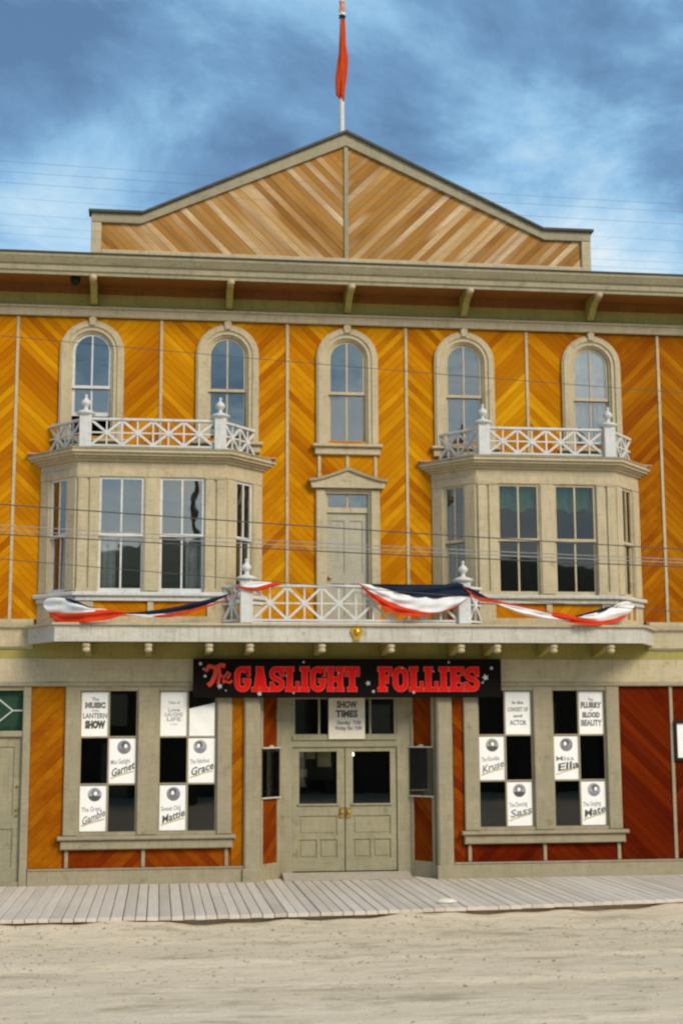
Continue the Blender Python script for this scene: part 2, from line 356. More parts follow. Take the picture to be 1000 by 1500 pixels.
# ------------------------------------------------------------------ ground
def edge_y(x):
    P = [(-40, -4.35), (-3, -4.33), (-.7, -4.22), (1.85, -3.87), (4.6, -3.47), (8, -3.05), (40, -2.9)]
    for (a, b), (c, d) in zip(P, P[1:]):
        if x <= c: return b+(d-b)*(x-a)/(c-a)
def ground():
    mb = MB(); xs = [-1500, -300, -60, -30, -20]+[-12+i*.16 for i in range(151)]+[20, 31]+[60, 300, 1500]; ys = [-1500, -300, -60]+[-30, -25, -20]+[-16+i*.10 for i in range(141)]+[0, 40, 300, 1500]
    rg = random.Random(3); ph = [(rg.uniform(.3, 1.6), rg.uniform(.6, 3.2), rg.uniform(0, 6.3), rg.uniform(.3, 1)) for _ in range(9)]
    def h(x, y):
        if abs(x) > 14 or y < -17 or y > -2: return -.22
        r = sum(a*sin(fx*x*.5+fy*y+p) for fx, fy, p, a in ph)*.006
        ey = edge_y(x); d = ey-y; k = max(0, 1-max(0, d)/1.3)
        rut = sum(-.022*math.exp(-((y-yy-.12*sin(x*.23+q))/.16)**2)+.016*math.exp(-((y-yy-.30-.12*sin(x*.23+q))/.15)**2) for yy, q in ((-7.2, 0), (-8.8, .4), (-11.0, 1.1)))
        return -.22+r+rut+k*k*(.10+.030*sin(x*1.3+1)+.022*sin(x*3.1)+.014*sin(x*7.7))
    mb.add([(x, y, h(x, y)) for y in ys for x in xs], [(j*len(xs)+i, j*len(xs)+i+1, (j+1)*len(xs)+i+1, (j+1)*len(xs)+i) for j in range(len(ys)-1) for i in range(len(xs)-1)])
    struct(mb.build('dirt_road', 'dirt', smooth=True))
    return h
gh = ground()

walk = MB(); walk.prism([(-9.4, -4.2), (-3, -4.2), (-.7, -4.08), (1.85, -3.73), (4.6, -3.33), (9.4, -2.85), (9.4, .58), (-9.4, .58)], -.35, -.075)
walk = struct(walk.build('boardwalk', 'walk_base'))
rg = random.Random(5); x = -9.4; k = 0
while x < 9.4:
    wd = rg.uniform(.135, .165); y0 = edge_y(x+wd/2)+rg.uniform(-.012, .012); y1 = .56 if abs(x+wd/2) < 1.62 else -.01
    if abs(x+wd/2) >= 1.62: y1 = -.06
    mb = MB(); hl = (y1-y0)/2; z1 = rg.uniform(-.004, .004)
    mb.add([(-hl, -wd/2, -.05), (hl, -wd/2, -.05), (hl, wd/2, -.05), (-hl, wd/2, -.05), (-hl, -wd/2, -.006), (hl, -wd/2, -.006), (hl, wd/2, -.006), (-hl, wd/2, -.006),
            (-hl+.006, -wd/2+.007, 0), (hl-.006, -wd/2+.007, 0), (hl-.006, wd/2-.007, 0), (-hl+.006, wd/2-.007, 0)],
           [(0, 3, 2, 1), (8, 9, 10, 11)]+[(i, (i+1) % 4, 4+(i+1) % 4, 4+i) for i in range(4)]+[(4+i, 4+(i+1) % 4, 8+(i+1) % 4, 8+i) for i in range(4)])
    o = mb.build('plank', 'plank_walk', walk, (x+wd/2, (y0+y1)/2, -.02+z1), pi/2); o.rotation_euler = (rg.uniform(-.012, .012), 0, pi/2)
    x += wd+rg.uniform(.006, .016); k += 1

# small stones pressed into the road
mb = MB(); rg = random.Random(11)
for i in range(3600):
    x = rg.uniform(-8, 7); y = -4.2-abs(rg.gauss(0, 2.6)) if i % 3 else rg.uniform(-13, -4.2)
    if y > edge_y(x)-.05: continue
    r = rg.choice((.008, .011, .014, .02, .028))*rg.uniform(.7, 1.2); a = rg.uniform(0, 6.3); z = gh(x, y)
    c, s = cos(a)*r, sin(a)*r; h = r*rg.uniform(.4, .9)
    mb.add([(x+c*1.3, y+s*1.3, z-.004), (x-s, y+c, z-.004), (x-c*1.2, y-s*1.2, z-.004), (x+s*.9, y-c*.9, z-.004), (x+c*.5, y+s*.3, z+h), (x-c*.4, y-s*.2, z+h*.8)],
           [(0, 1, 4), (1, 2, 5), (1, 5, 4), (2, 3, 5), (3, 0, 4), (3, 4, 5)])
tag(mb.build('gravel', 'gravel'), 'small loose stones strewn over the dirt road', 'gravel', kind='stuff')

# ------------------------------------------------------------------ the theatre
T1, T2, T3, W1, W2, XE = 1.067, 3.287, 5.759, 2.124, 4.479, 7.6
ZF, ZB = 9.65, 4.36                 # boarding of the upper storeys: top and bottom
theatre = tag(empty('theatre', (0, 0, 0)), 'three storey timber theatre with diagonal golden boarding, bay windows and stepped gable', 'theatre')

def arch(cx, r, z0, zs, n=14): return [(cx-r, z0)]+[(cx+r*cos(pi-pi*i/n), zs+r*sin(pi-pi*i/n)) for i in range(n+1)]+[(cx+r, z0)]
WINX = [-W2, -W1, 0, W1, W2]; RW, ZS, Z0 = .37, 9.045, 7.6
cut_up = [arch(x, RW+.05, Z0-.05, ZS, 10) for x in WINX]+[rect(-.44, .44, 4.3, 6.66)]
BAYX = 3.40
for s in (-1, 1): cut_up.append(rect(s*BAYX-1.86, s*BAYX+1.86, 4.2, 6.98))

def backing(name, polys, y0, y1, parent, mat='old_boards'):
    mb = MB()
    for p in polys: mb.xz(p, y0, y1)
    return mb.build(name, mat, parent)
segs = [-XE, -T3, -W2, -T2, -W1, -T1, 0, T1, W1, T2, W2, T3, XE]
upper = backing('upper_wall', [q for a, b in zip(segs, segs[1:]) for q in minus_all(rect(a, b, 4.25, 10.3), cut_up)], .026, .12, theatre)
for i, (a, b) in enumerate(zip(segs, segs[1:])):
    lay_planks(upper, rect(a+.004, b-.004, ZB, ZF), 1 if i % 2 == 0 else -1, .105, cut_up, *(('plank_gold', 'plank_gold_far') if i < 10 else ('plank_amber', 'plank_amber_far')))  # last panels amber: the view's darkening to the right is put into the colour
for x in (-T3, -T2, -T1, T1, T2, T3):
    MB().box(x-.027, x+.027, -.022, .01, ZB if abs(abs(x)-T2) > .01 else 7.1, ZF, .006).build('batten', 'trim', upper)
for x in (-.5, 0, .5): MB().box(x-.028, x+.028, -.022, .01, 6.86 if x else 7.02, 7.30, .006).build('batten', 'trim', upper)

# ---- cornice, soffit and brackets
o = MB().box(-XE-.1, XE+.1, -.075, -.012, 9.66, 9.815, .012).box(-XE-.1, XE+.1, -.11, -.012, 9.80, 9.835)
frieze = o.build('frieze_moulding', 'trim', theatre)
MB().box(-XE, XE, -.03, .024, 9.835, 10.26).build('frieze_board', 'soffit', theatre)
MB().box(-XE, XE, -.045, -.0305, 10.075, 10.234).build('upper_frieze_board', 'soffit_red', theatre)
MB().box(-XE, XE, -.72, -.032, 10.235, 10.27).build('soffit', 'soffit_red', theatre)
cor = MB()
cor.yz([(-.70, 10.19), (-.735, 10.19), (-.735, 10.235), (-.765, 10.26), (-.765, 10.345), (-.80, 10.37), (-.85, 10.46), (-.86, 10.475), (-.86, 10.53), (-.70, 10.56), (.16, 10.62), (.16, 10.30), (-.70, 10.275)], -XE-.12, XE+.12)
cor.build('cornice', 'trim_gable', theatre)
MB().yz([(-.885, 10.531), (-.885, 10.552), (-.70, 10.585), (.16, 10.645), (.16, 10.621), (-.70, 10.562), (-.855, 10.532)], -XE-.14, XE+.14).build('cornice_flashing', 'roofing', theatre)
for x in (-4.46, -2.11, 0, 2.11, 4.46, -6.75, 6.75):
    mb = MB(); mb.yz([(-.68, 10.232), (-.68, 10.15), (-.62, 10.10), (-.50, 10.09), (-.40, 10.05), (-.30, 9.97), (-.22, 9.90), (-.14, 9.87), (-.033, 9.865), (-.033, 10.232)], x-.055, x+.055)
    b = mb.build('cornice_bracket', 'soffit', theatre)
    MB().lathe([(.03, -.04), (.062, -.02), (.07, .02), (.06, .05), (.03, .06)], x, -.70, 10.155, 10).build('knob', 'trim', b, smooth=True)

# ---- stepped gable above the cornice
gx, kx, ze, zk, za_ = 4.546, 3.653, 11.61, 11.61, 13.31
gable = backing('gable', [[(-gx+.02, 10.4), (0, 10.4), (0, za_-.05), (-kx, zk-.05), (-gx+.02, ze-.05)], [(0, 10.4), (gx-.02, 10.4), (gx-.02, ze-.05), (kx, zk-.05), (0, za_-.05)]], .03, .16, theatre)
nrm = .19
for s in (-1, 1):
    full = [(0, 10.85), (s*4.42, 10.85), (s*4.42, 11.46), (s*3.66, 11.46), (0, 13.15)]
    # the outline is not convex at the shoulder: lay the low end and the slope as one set of strips
    lay_planks(gable, [[(0, 10.85), (s*3.66, 10.85), (s*3.66, 11.46), (0, 13.15)], [(s*3.66, 10.85), (s*4.42, 10.85), (s*4.42, 11.46), (s*3.66, 11.46)]], 1 if s > 0 else -1, .108, [], 'plank_weathered', 'plank_weathered_far')
cap = MB()
def band(pts, t0, t1):
    "offset an open polyline downwards (vertical offset scaled by slope)"
    return [(x, z-t0) for x, z in pts], [(x, z-t1) for x, z in pts]
outl = [(-gx, ze), (-kx, zk), (0, za_), (kx, zk), (gx, ze)]
a, b = band(outl, .03, .215); b = [(-gx, ze-.205), (-kx-.02, zk-.205), (0, za_-.26), (kx+.02, zk-.205), (gx, ze-.205)]
cap.strip(a, b, -.055, .028).build('gable_rake_board', 'trim_gable', gable)
a = [(-gx-.05, ze+.012), (-kx+.01, zk+.012), (0, za_+.02), (kx-.01, zk+.012), (gx+.05, ze+.012)]; b = [(-gx-.05, ze-.034), (-kx, zk-.034), (0, za_-.03), (kx, zk-.034), (gx+.05, ze-.034)]
MB().strip(a, b, -.11, .19).build('gable_cap', 'roofing', gable)
for s in (-1, 1): MB().box(min(s*4.37, s*gx), max(s*4.37, s*gx), -.05, .027, 10.58, 11.40, .01).build('gable_end_board', 'trim', gable)
MB().box(-4.368, 4.368, -.052, .025, 10.62, 10.905, .012).build('gable_base_board', 'trim', gable)
MB().box(-.038, .038, -.03, .025, 10.906, 13.06, .006).build('batten', 'trim_gable', gable)

# ---- arched windows
def arched_window(i, cx):
    R = RW+.18
    wo = MB(); n = 14
    A = arch(cx, R, 7.48, ZS, n); B = arch(cx, RW, 7.48, ZS, n)
    wo.strip(A, B, -.055, .012)
    A2 = arch(cx, R-.03, 7.485, ZS, n); B2 = arch(cx, R-.11, 7.485, ZS, n); wo.strip(A2, B2, -.078, -.054)
    wo.strip(arch(cx, RW+.012, 7.49, ZS, n), arch(cx, RW-.035, 7.49, ZS, n), -.02, .10)
    win = wo.build('arched_window', 'trim', theatre)
    MB().xz([(cx-.045, ZS+R-.09), (cx+.045, ZS+R-.09), (cx+.065, ZS+R+.03), (cx, ZS+R+.06), (cx-.065, ZS+R+.03)], -.11, -.05).build('keystone', 'trim', win)
    sl = MB().box(cx-.62, cx+.62, -.13, .02, 7.425, 7.479, .012).box(cx-.58, cx+.58, -.07, -.002, 7.295, 7.424, .01); sl.build('sill', 'trim', win)
    zm, rr = 8.42, RW-.035
    raised = .42 if i == 0 else 0.
    up = MB(); up.strip(arch(cx, rr, zm, ZS, n), arch(cx, rr-.045, zm, ZS, n), .018, .05); up.box(cx-rr, cx+rr, .012, .05, zm-.03, zm+.022); up.box(cx-.014, cx+.014, .02, .045, zm+.02, ZS+rr-.03)
    up.build('upper_sash', 'trim' if i != 0 else 'white', win)
    zl0, zl1 = 7.485+raised, zm+.0
    lo = MB().box(cx-rr, cx-rr+.045, .055, .085, zl0, zl1).box(cx+rr-.045, cx+rr, .055, .085, zl0, zl1).box(cx-rr+.045, cx+rr-.045, .055, .085, zl0, zl0+.07).box(cx-.014, cx+.014, .057, .083, zl0+.07, zl1)
    lo.build('lower_sash', 'trim' if i != 0 else 'white', win)
    q = rr-.04; gl_ = 'glass_upper'
    for s in (-1, 1):
        pts = [(cx, zm)]+[(cx+s*q*cos(pi/2*j/8), ZS+q*sin(pi/2*j/8)) for j in range(9)]
        pts.insert(1, (cx+s*q, zm)); MB().xz(pts if s > 0 else pts[::-1], .032, .036).build('pane', gl_, win)
        MB().box(min(cx, cx+s*q), max(cx, cx+s*q), .068, .072, zl0+.05, zl1).build('pane', gl_, win)
    if i == 4:
        def drape(x0, x1, z0, z1, nm, mt, f=26, amp=.012, y=.115, flare=0.):
            mb = MB(); k = 40; vs = []
            for j in range(k+1):
                u = j/k
                for zz, e in ((z1, 0), ((z0+z1)/2, .5), (z0, 1)): vs.append((x0+(x1-x0)*u+flare*e*(.5-u), y+amp*sin(u*f+1.3*e)*(1+.4*sin(u*9)), zz))
            mb.add(vs, [(j*3+r, j*3+r+1, j*3+r+4, j*3+r+3) for j in range(k) for r in range(2)]); return mb.build(nm, mt, win, smooth=True)
        drape(cx-.36, cx+.36, 8.40, 9.42, 'curtain', 'curtain', 22, .006, .068)
        drape(cx-.36, cx-.03, 7.5, 8.42, 'curtain', 'curtain_grey', 16, .03); drape(cx+.08, cx+.36, 7.5, 8.42, 'curtain', 'curtain_grey', 14, .03)
    return win
for i, x in enumerate(WINX): arched_window(i, x)

# ---- balcony door on the second storey
d2 = MB().box(-.565, -.40, -.07, .02, 4.25, 6.68, .02).box(.40, .565, -.07, .02, 4.25, 6.68, .02).box(-.40, .40, -.03, .08, 6.60, 6.68)
d2.box(-.40, -.37, -.02, .10, 4.25, 6.60).box(.37, .40, -.02, .10, 4.25, 6.60)
bd = d2.build('balcony_door', 'trim', theatre)
def curve_top(z0, z1, hw, n=12): return [(-hw+2*hw*j/n, z0+(z1-z0)*(max(0, 1-1.12*abs(2*j/n-1))**1.25)) for j in range(n+1)]
MB().xz([(-.64, 6.69), (.64, 6.69), (.665, 6.80)]+curve_top(6.80, 7.0, .665)[::-1][1:-1]+[(-.665, 6.80)], -.13, .018).build('pediment', 'trim', bd)
ct = curve_top(6.845, 7.055, .69); MB().strip(ct, [(x, z-.045) for x, z in curve_top(6.845, 7.045, .69)], -.17, .015).build('pediment_cap', 'trim_gable', bd)
MB().box(-.37, .37, .02, .09, 6.27, 6.36).build('transom_bar', 'trim', bd)
for a, b in ((-.37, -.345), (-.018, .018), (.345, .37)): MB().box(a, b, .03, .08, 6.36, 6.60).build('transom_mullion', 'trim', bd)
for s in (-1, 1): MB().box(min(s*.018, s*.345), max(s*.018, s*.345), .05, .055, 6.36, 6.60).build('pane', 'glass_upper', bd)
lf = MB().box(-.37, .37, .075, .11, 4.25, 6.27)
for x0, x1, z0, z1 in ((-.37, -.27, 4.25, 6.27), (-.05, .05, 4.25, 6.27), (.27, .37, 4.25, 6.27)): lf.box(x0, x1, .058, .076, z0, z1)
for s in (-1, 1):
    a, b = (s*.05, s*.27) if s > 0 else (-.27, -.05)
    for z0, z1 in ((4.25, 4.45), (5.02, 5.20), (6.13, 6.27)): lf.box(a, b, .0585, .076, z0, z1)
lf.build('door_leaf', 'door_cream', bd)
MB().lathe([(.012, 0), (.03, .01), (.035, .03), (.03, .05), (.012, .06)], -.32, .03, 5.09, 10).build('knob', 'brass', bd, smooth=True)

# ---- belt course, deck and its pendants
for a, b in ((-XE-.05, -5.35), (5.35, XE+.05)):
    MB().yz([(-.06, 3.86), (-.10, 3.90), (-.10, 4.18), (-.16, 4.22), (-.18, 4.30), (-.18, 4.35), (.0, 4.37), (.024, 4.37), (.024, 3.98), (-.045, 3.975), (-.045, 3.86)], a, b).build('belt_course', 'trim', theatre)
deck_poly = [(-5.42, .02), (-5.42, -.18), (-4.93, -1.05), (4.93, -1.05), (5.42, -.18), (5.42, .02)]
def inset(p, d): return [(x*(1-d/5.2), y+d if y < -1 else y+d*.4 if y < 0 else y) for x, y in p]
deck = MB().prism(inset(deck_poly, .05), 3.975, 4.19).build('balcony_deck', 'soffit', theatre)
fa = MB(); n = len(deck_poly)
for (a, b), (c, d) in zip(list(zip(deck_poly, inset(deck_poly, .048)))[:-1], list(zip(deck_poly, inset(deck_poly, .048)))[1:]): fa.prism([a, c, d, b], 3.93, 4.195)
fa.build('deck_fascia', 'fascia_white', deck)
MB().prism([(-5.48, .018), (-5.48, -.20), (-4.97, -1.10), (4.97, -1.10), (5.48, -.20), (5.48, .018)], 4.197, 4.235).build('deck_edge', 'trim', deck)
for x in (-4.42, -3.42, -2.43, -1.76, -.57, .59, 1.78, 2.40, 3.38, 4.38):
    MB().yz([(-.99, 3.974), (-.99, 3.90), (-.80, 3.88), (-.45, 3.80), (-.055, 3.74), (-.055, 3.974)], x-.05, x+.05).build('deck_bracket', 'soffit', deck)
    MB().lathe([(.035, 0), (.066, -.012), (.07, -.045), (.055, -.062), (.045, -.07), (.062, -.082), (.066, -.115), (.05, -.135), (.02, -.145)], x, -.965, 3.905, 12).build('pendant', 'trim', deck, smooth=True)
# gilded crest on the fascia
em = MB(); em.xz([(-.075, 4.17), (.075, 4.17), (.105, 4.12), (.085, 4.06), (.05, 4.0), (.055, 3.955), (-.055, 3.955), (-.05, 4.0), (-.085, 4.06), (-.105, 4.12)], -1.085, -1.052)
em.lathe([(.01, -.05), (.04, -.03), (.055, .01), (.04, .05), (.01, .06)], 0, -1.085, 4.09, 10); em.xz([(-.03, 4.19), (.03, 4.19), (.0, 4.225)], -1.112, -1.10)
em.build('gilded_crest', 'gold', deck)

# ---- railings with star lattice
def lattice(wc, h):
    "one star: a cross, a saltire and a small boss, centred at the origin of the railing plane"
    mb = MB(); t = .020
    mb.box(-.013, .013, -.012, .012, -h/2, h/2); mb.box(-wc/2, wc/2, -.0105, .0105, -.013, .013)
    for s in (-1, 1):
        l = hypot(wc, h)/2; a = atan2(h, wc)*s; c, sn = cos(a), sin(a)
        mb.xz([(c*u-sn*q, sn*u+c*q) for u, q in ((-l+.02, -t), (l-.02, -t), (l-.02, t), (-l+.02, t))], -.014-.001*s, .014+.001*s)
    mb.lathe([(.045, -.02), (.045, .02)], 0, 0, 0, 8)
    k = 8; v = [(.05*cos(2*pi*i/k), -.022, .05*sin(2*pi*i/k)) for i in range(k)]+[(.05*cos(2*pi*i/k), .022, .05*sin(2*pi*i/k)) for i in range(k)]
    mb.v = mb.v[:-16]; mb.f = mb.f[:-10]
    mb.add(v, [tuple(range(k)), tuple(range(2*k-1, k-1, -1))]+[(i, k+i, k+(i+1) % k, (i+1) % k) for i in range(k)])
    return mb
def run(parent, P0, P1, z0, z1, cells, mat='white', rails=True):
    P0, P1 = Vector((*P0, 0)), Vector((*P1, 0)); d = P1-P0; ln = d.length; rz = atan2(d.y, d.x); wc = ln/cells; h = z1-z0-.07
    MB().box(0, ln, -.035, .035, z1-.045, z1, .008).build('top_rail', mat, parent, (P0.x, P0.y, 0), rz)
    MB().box(0, ln, -.028, .028, z0, z0+.035).build('bottom_rail', mat, parent, (P0.x, P0.y, 0), rz)
    me = lattice(wc, h).mesh('lattice_star'); me.materials.append(MAT[mat])
    for k in range(cells):
        c = P0+d*((k+.5)/cells); put('lattice_star', me, parent, (c.x, c.y, (z0+z1)/2-.005), rz)
    for k in range(1, cells):
        c = P0+d*(k/cells); put('baluster', BAL.setdefault((round(h, 3), mat), MB().box(-.015, .015, -.013, .013, -h/2, h/2).mesh('baluster')), parent, (c.x, c.y, (z0+z1)/2-.005), rz)
        me2 = BAL[(round(h, 3), mat)]
        if not me2.materials: me2.materials.append(MAT[mat])
BAL = {}
def post(parent, x, y, z0, ztop, zfin, hw=.105):
    k = (zfin-ztop)/.34
    MB().box(x-hw, x+hw, y-hw, y+hw, z0, ztop, .012).build('post', 'white', parent)
    MB().lathe([(hw+.01, -.04), (hw*1.62, -.01), (hw*1.68, .012), (hw*1.2, .04), (hw*.6, .06)], x, y, ztop+.035, 16).build('post_cap', 'white', parent, smooth=True)
    MB().lathe([(.058, 0), (.04, .03), (.03, .06), (.045, .085), (.078, .115), (.085, .145), (.07, .175), (.04, .20), (.024, .22), (.02, .25), (.03, .262), (.026, .28), (.006, .29)], x, y, ztop+.08, 14).build('finial', 'white', parent, smooth=True)
rl = MB().box(-1.83, 1.83, -1.03, -.98, 4.236, 4.262).build('balcony_railing', 'white', theatre)
for s in (-1, 1): post(rl, s*1.83, -1.0, 4.236, 4.945, 5.34)
run(rl, (-1.725, -1.0), (1.725, -1.0), 4.275, 4.885, 6)
for s in (-1, 1): run(rl, *((((1.93, -.96), (2.19, -.74)) if s > 0 else ((-2.19, -.74), (-1.93, -.96)))), 4.275, 4.885, 1)

# ---- bay windows
def bay(cx, left):
    hw, ww, dp = 1.24, 1.90, .70
    def outline(o): return [(cx-ww-o*1.15, .022), (cx-ww-o*1.15, -.005), (cx-hw-o*.42, -dp-o), (cx+hw+o*.42, -dp-o), (cx+ww+o*1.15, -.005), (cx+ww+o*1.15, .022)]
    core = MB()
    bw = core.prism(outline(.0), 6.86, 7.12).build('bay_window', 'trim', theatre)
    MB().prism(outline(.05), 6.975, 7.012).prism(outline(.10), 7.014, 7.05).prism(outline(.16), 7.052, 7.095).prism(outline(.20), 7.097, 7.15).build('bay_cornice', 'trim', bw)
    MB().prism(outline(.215), 7.152, 7.178).build('bay_roof', 'trim_gable', bw)
    for s in (-1, 1):
        x = cx+s*(ww+.10); MB().prism([(x-.13, -.14), (x+.13, -.14), (x+.13, -.012), (x-.13, -.012)], 7.179, 7.205).build('roof_end_strip', 'orange_brown', bw)  # thin orange-brown strip at each end of the bay roof
    g = 'glass_bay' if left else 'glass_bay_clear'
    faces = [((cx-hw, -dp), (cx+hw, -dp), [(-.875, -.135), (.135, .875)]), ((cx-ww, 0), (cx-hw, -dp), [(-.21, .215)]), ((cx+hw, -dp), (cx+ww, 0), [(-.215, .21)])]
    for fi, (p0, p1, wins) in enumerate(faces):
        dx, dy = p1[0]-p0[0], p1[1]-p0[1]; ln = hypot(dx, dy); rz = atan2(dy, dx); loc = ((p0[0]+p1[0])/2, (p0[1]+p1[1])/2, 0); h = ln/2-.002
        zt, zb, zm = 6.71, 4.77, 5.735
        B = lambda mb, nm, mt: mb.build(nm, mt, bw, loc, rz)
        B(MB().box(-h, h, -.012, .10, zt, 6.858, .01), 'header', 'trim')
        xs = [-h]+[q for a in wins for q in a]+[h]
        for j in range(0, len(xs), 2):
            a, b = xs[j], xs[j+1]; mb = MB().box(a, b, 0, .10, zb, zt)
            if b-a > .3:
                mid = (a+b)/2; mb.box(a+.012, mid-.02, -.03, .0, zb+.02, zt-.02, .01).box(mid+.02, b-.012, -.03, .0, zb+.02, zt-.02, .01).box(a+.005, b-.005, -.04, .0, zt-.02, zt-.001).box(a+.005, b-.005, -.04, 0, zb+.001, zb+.06)
            else: mb.box(a+.02, b-.02, -.022, .0, zb+.02, zt-.02, .008)
            B(mb, 'bay_post', 'trim')
        B(MB().box(-h-.045, h+.045, -.085, .10, 4.70, 4.768, .012).box(-h, h, -.035, .10, 4.625, 4.70), 'sill', 'white' if left else 'fascia_white')
        B(MB().box(-h, h, -.012, .09, 4.236, 4.37).box(-h, -h+.30, -.01, .09, 4.37, 4.625).box(h-.30, h, -.01, .09, 4.37, 4.625).box(-.05, .05, -.008, .09, 4.37, 4.625), 'apron_frame', 'trim')
        if fi == 0:
            ap = B(MB().box(-h+.3, h-.3, .05, .08, 4.37, 4.625), 'apron_panel', 'old_boards')
            for k, (a, b) in enumerate(((-h+.302, -.052), (.052, h-.302))):
                mb = MB(); sgn = 1 if k else -1; pc = []
                for j in range(-3, 16):
                    q = clip(clip(rect(a, b, 4.372, 4.623), -1, -sgn*-1 if False else sgn, 0+1e9), 1, 0, 1e9)
                    dvx, dvz = -sin(sgn*pi/4), cos(sgn*pi/4); v0 = min(p[0]*dvx+p[1]*dvz for p in rect(a, b, 4.372, 4.623))+j*.125
                    q = clip(clip(rect(a, b, 4.372, 4.623), dvx, dvz, v0+.121), -dvx, -dvz, -v0)
                    if area(q) > 8e-4: pc.append(q)
                for q in pc:
                    pm, ox, oz = plank_mesh([q], sgn*pi/4, .02); o2 = pm.build('plank', 'plank_gold', bw, loc); o2.location = (loc[0]+ox, loc[1]+.025, oz); o2.rotation_euler = (0, -sgn*pi/4, 0)
        else: B(MB().box(-h+.3, h-.3, .02, .08, 4.37, 4.625), 'apron_panel', 'plank_gold')
        for a, b in wins:
            f = .038
            up = MB().box(a, a+f, .02, .055, zm, zt).box(b-f, b, .02, .055, zm, zt).box(a+f, b-f, .02, .055, zt-f, zt).box(a, b, .012, .055, zm-.028, zm+.022).box((a+b)/2-.015, (a+b)/2+.015, .024, .05, zm+.02, zt-f)
            B(up, 'upper_sash', 'white' if left else 'trim')
            lo = MB().box(a, a+f, .058, .09, zb, zm-.028).box(b-f, b, .058, .09, zb, zm-.028).box(a+f, b-f, .058, .09, zb, zb+.07).box((a+b)/2-.015, (a+b)/2+.015, .062, .086, zb+.07, zm-.028)
            B(lo, 'lower_sash', 'white' if left else 'trim')
            for u0, u1 in ((a+f*.6, (a+b)/2), ((a+b)/2, b-f*.6)):
                B(MB().box(u0, u1, .036, .040, zm+.005, zt-f*.6), 'pane', g); B(MB().box(u0, u1, .072, .076, zb+.05, zm-.01), 'pane', g)
            if not left and fi == 0:      # green blind drawn part-way behind the glass
                k = 24; vs = []
                for j in range(k+1):
                    u = a+(b-a)*j/k
                    for r in range(2): vs.append((u, .15+.01*sin(j*1.7), zt+.02 if r == 0 else 6.27+.035*sin(j*.42+a)+.012*sin(j*1.1)))
                B(MB().add(vs, [(2*j, 2*j+1, 2*j+3, 2*j+2) for j in range(k)]), 'curtain', 'curtain_green')
            if left and fi == 0:
                k = 16; vs = []; c0 = a if a < 0 else b-.30
                for j in range(k+1):
                    for r in range(2): vs.append((c0+.28*j/k, .22+.02*sin(j*1.1), zm if r == 0 else zb))
                B(MB().add(vs, [(2*j, 2*j+1, 2*j+3, 2*j+2) for j in range(k)]), 'curtain', 'curtain_grey')
    rr = MB().prism([(cx-1.1, -.80), (cx+1.1, -.80), (cx+1.1, -.74), (cx-1.1, -.74)], 7.179, 7.20).build('bay_railing', 'white', theatre)
    for s in (-1, 1): post(rr, cx+s*1.125, -.77, 7.179, 7.73, 8.05, .10)
    run(rr, (cx-1.03, -.77), (cx+1.03, -.77), 7.21, 7.70, 4)
    run(rr, (cx-1.76, -.03), (cx-1.20, -.70), 7.21, 7.70, 2); run(rr, (cx+1.20, -.70), (cx+1.76, -.03), 7.21, 7.70, 2)
bay(-BAYX, True); bay(BAYX, False)

# ---- ground storey
cut_lo = [rect(-2.0-2.79, -2.0, .5, 3.3), rect(2.0, 4.79, .5, 3.3), rect(-1.55, 1.55, -.1, 3.4), rect(-6.5, -5.40, -.1, 3.24)]
lower = backing('lower_wall', minus_all(rect(-XE, XE, -.1, 4.2), cut_lo), .026, .12, theatre)
for a, b, z0, z1, sg in ((-XE, -6.62, .25, 3.24, -1), (-5.35, -4.79, .25, 3.24, 1), (-4.79, -3.46, .25, .54, 1), (-3.46, -2.0, .25, .54, -1), (-2.0, -1.79, .25, 3.24, 1),
                         (1.81, 2.0, .25, 3.24, -1), (2.0, 3.40, .25, .54, 1), (3.40, 4.79, .25, .54, -1), (4.79, 5.75, .25, 3.24, -1), (5.75, XE, .25, 3.24, 1)):
    lay_planks(lower, rect(a+.003, b-.003, z0, z1), sg, .125, [], *(('plank_crimson', 'plank_crimson_far') if b > 2.5 else ('plank_amber', 'plank_amber_far') if z1 > 1 and b < 0 else ('plank_red', 'plank_red_far')))  # crimson at right: the view's corner darkening is put into the board colour
for x in (-4.72, -3.46, -2.08, 2.08, 3.40, 4.72): MB().box(x-.03, x+.03, -.024, .012, .25, .54, .006).build('batten', 'trim_lower_shaded', lower)
MB().box(5.72, 5.78, -.024, .012, .25, 3.24, .006).build('batten', 'trim_lower_shaded', lower)
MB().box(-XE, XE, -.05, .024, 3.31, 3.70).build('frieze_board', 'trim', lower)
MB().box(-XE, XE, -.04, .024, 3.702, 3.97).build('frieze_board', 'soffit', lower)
MB().box(-XE, XE, -.075, .024, 3.235, 3.308, .012).build('frieze_moulding', 'trim_lower_shaded', lower)
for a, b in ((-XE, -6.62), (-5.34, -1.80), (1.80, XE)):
    MB().box(a, b, -.055, .024, -.07, .215).box(a, b, -.075, .024, .215, .245, .01).build('base_board', 'trim_lower_shaded', lower)
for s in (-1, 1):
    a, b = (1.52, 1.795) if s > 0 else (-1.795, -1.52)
    MB().box(a, b, -.08, .10, -.07, 3.233, .03).box(a-.02, b+.02, -.10, .10, -.07, .20, .012).box(a-.02, b+.02, -.10, .1, 3.05, 3.12, .012).build('pilaster', 'trim_lower_shaded', lower)

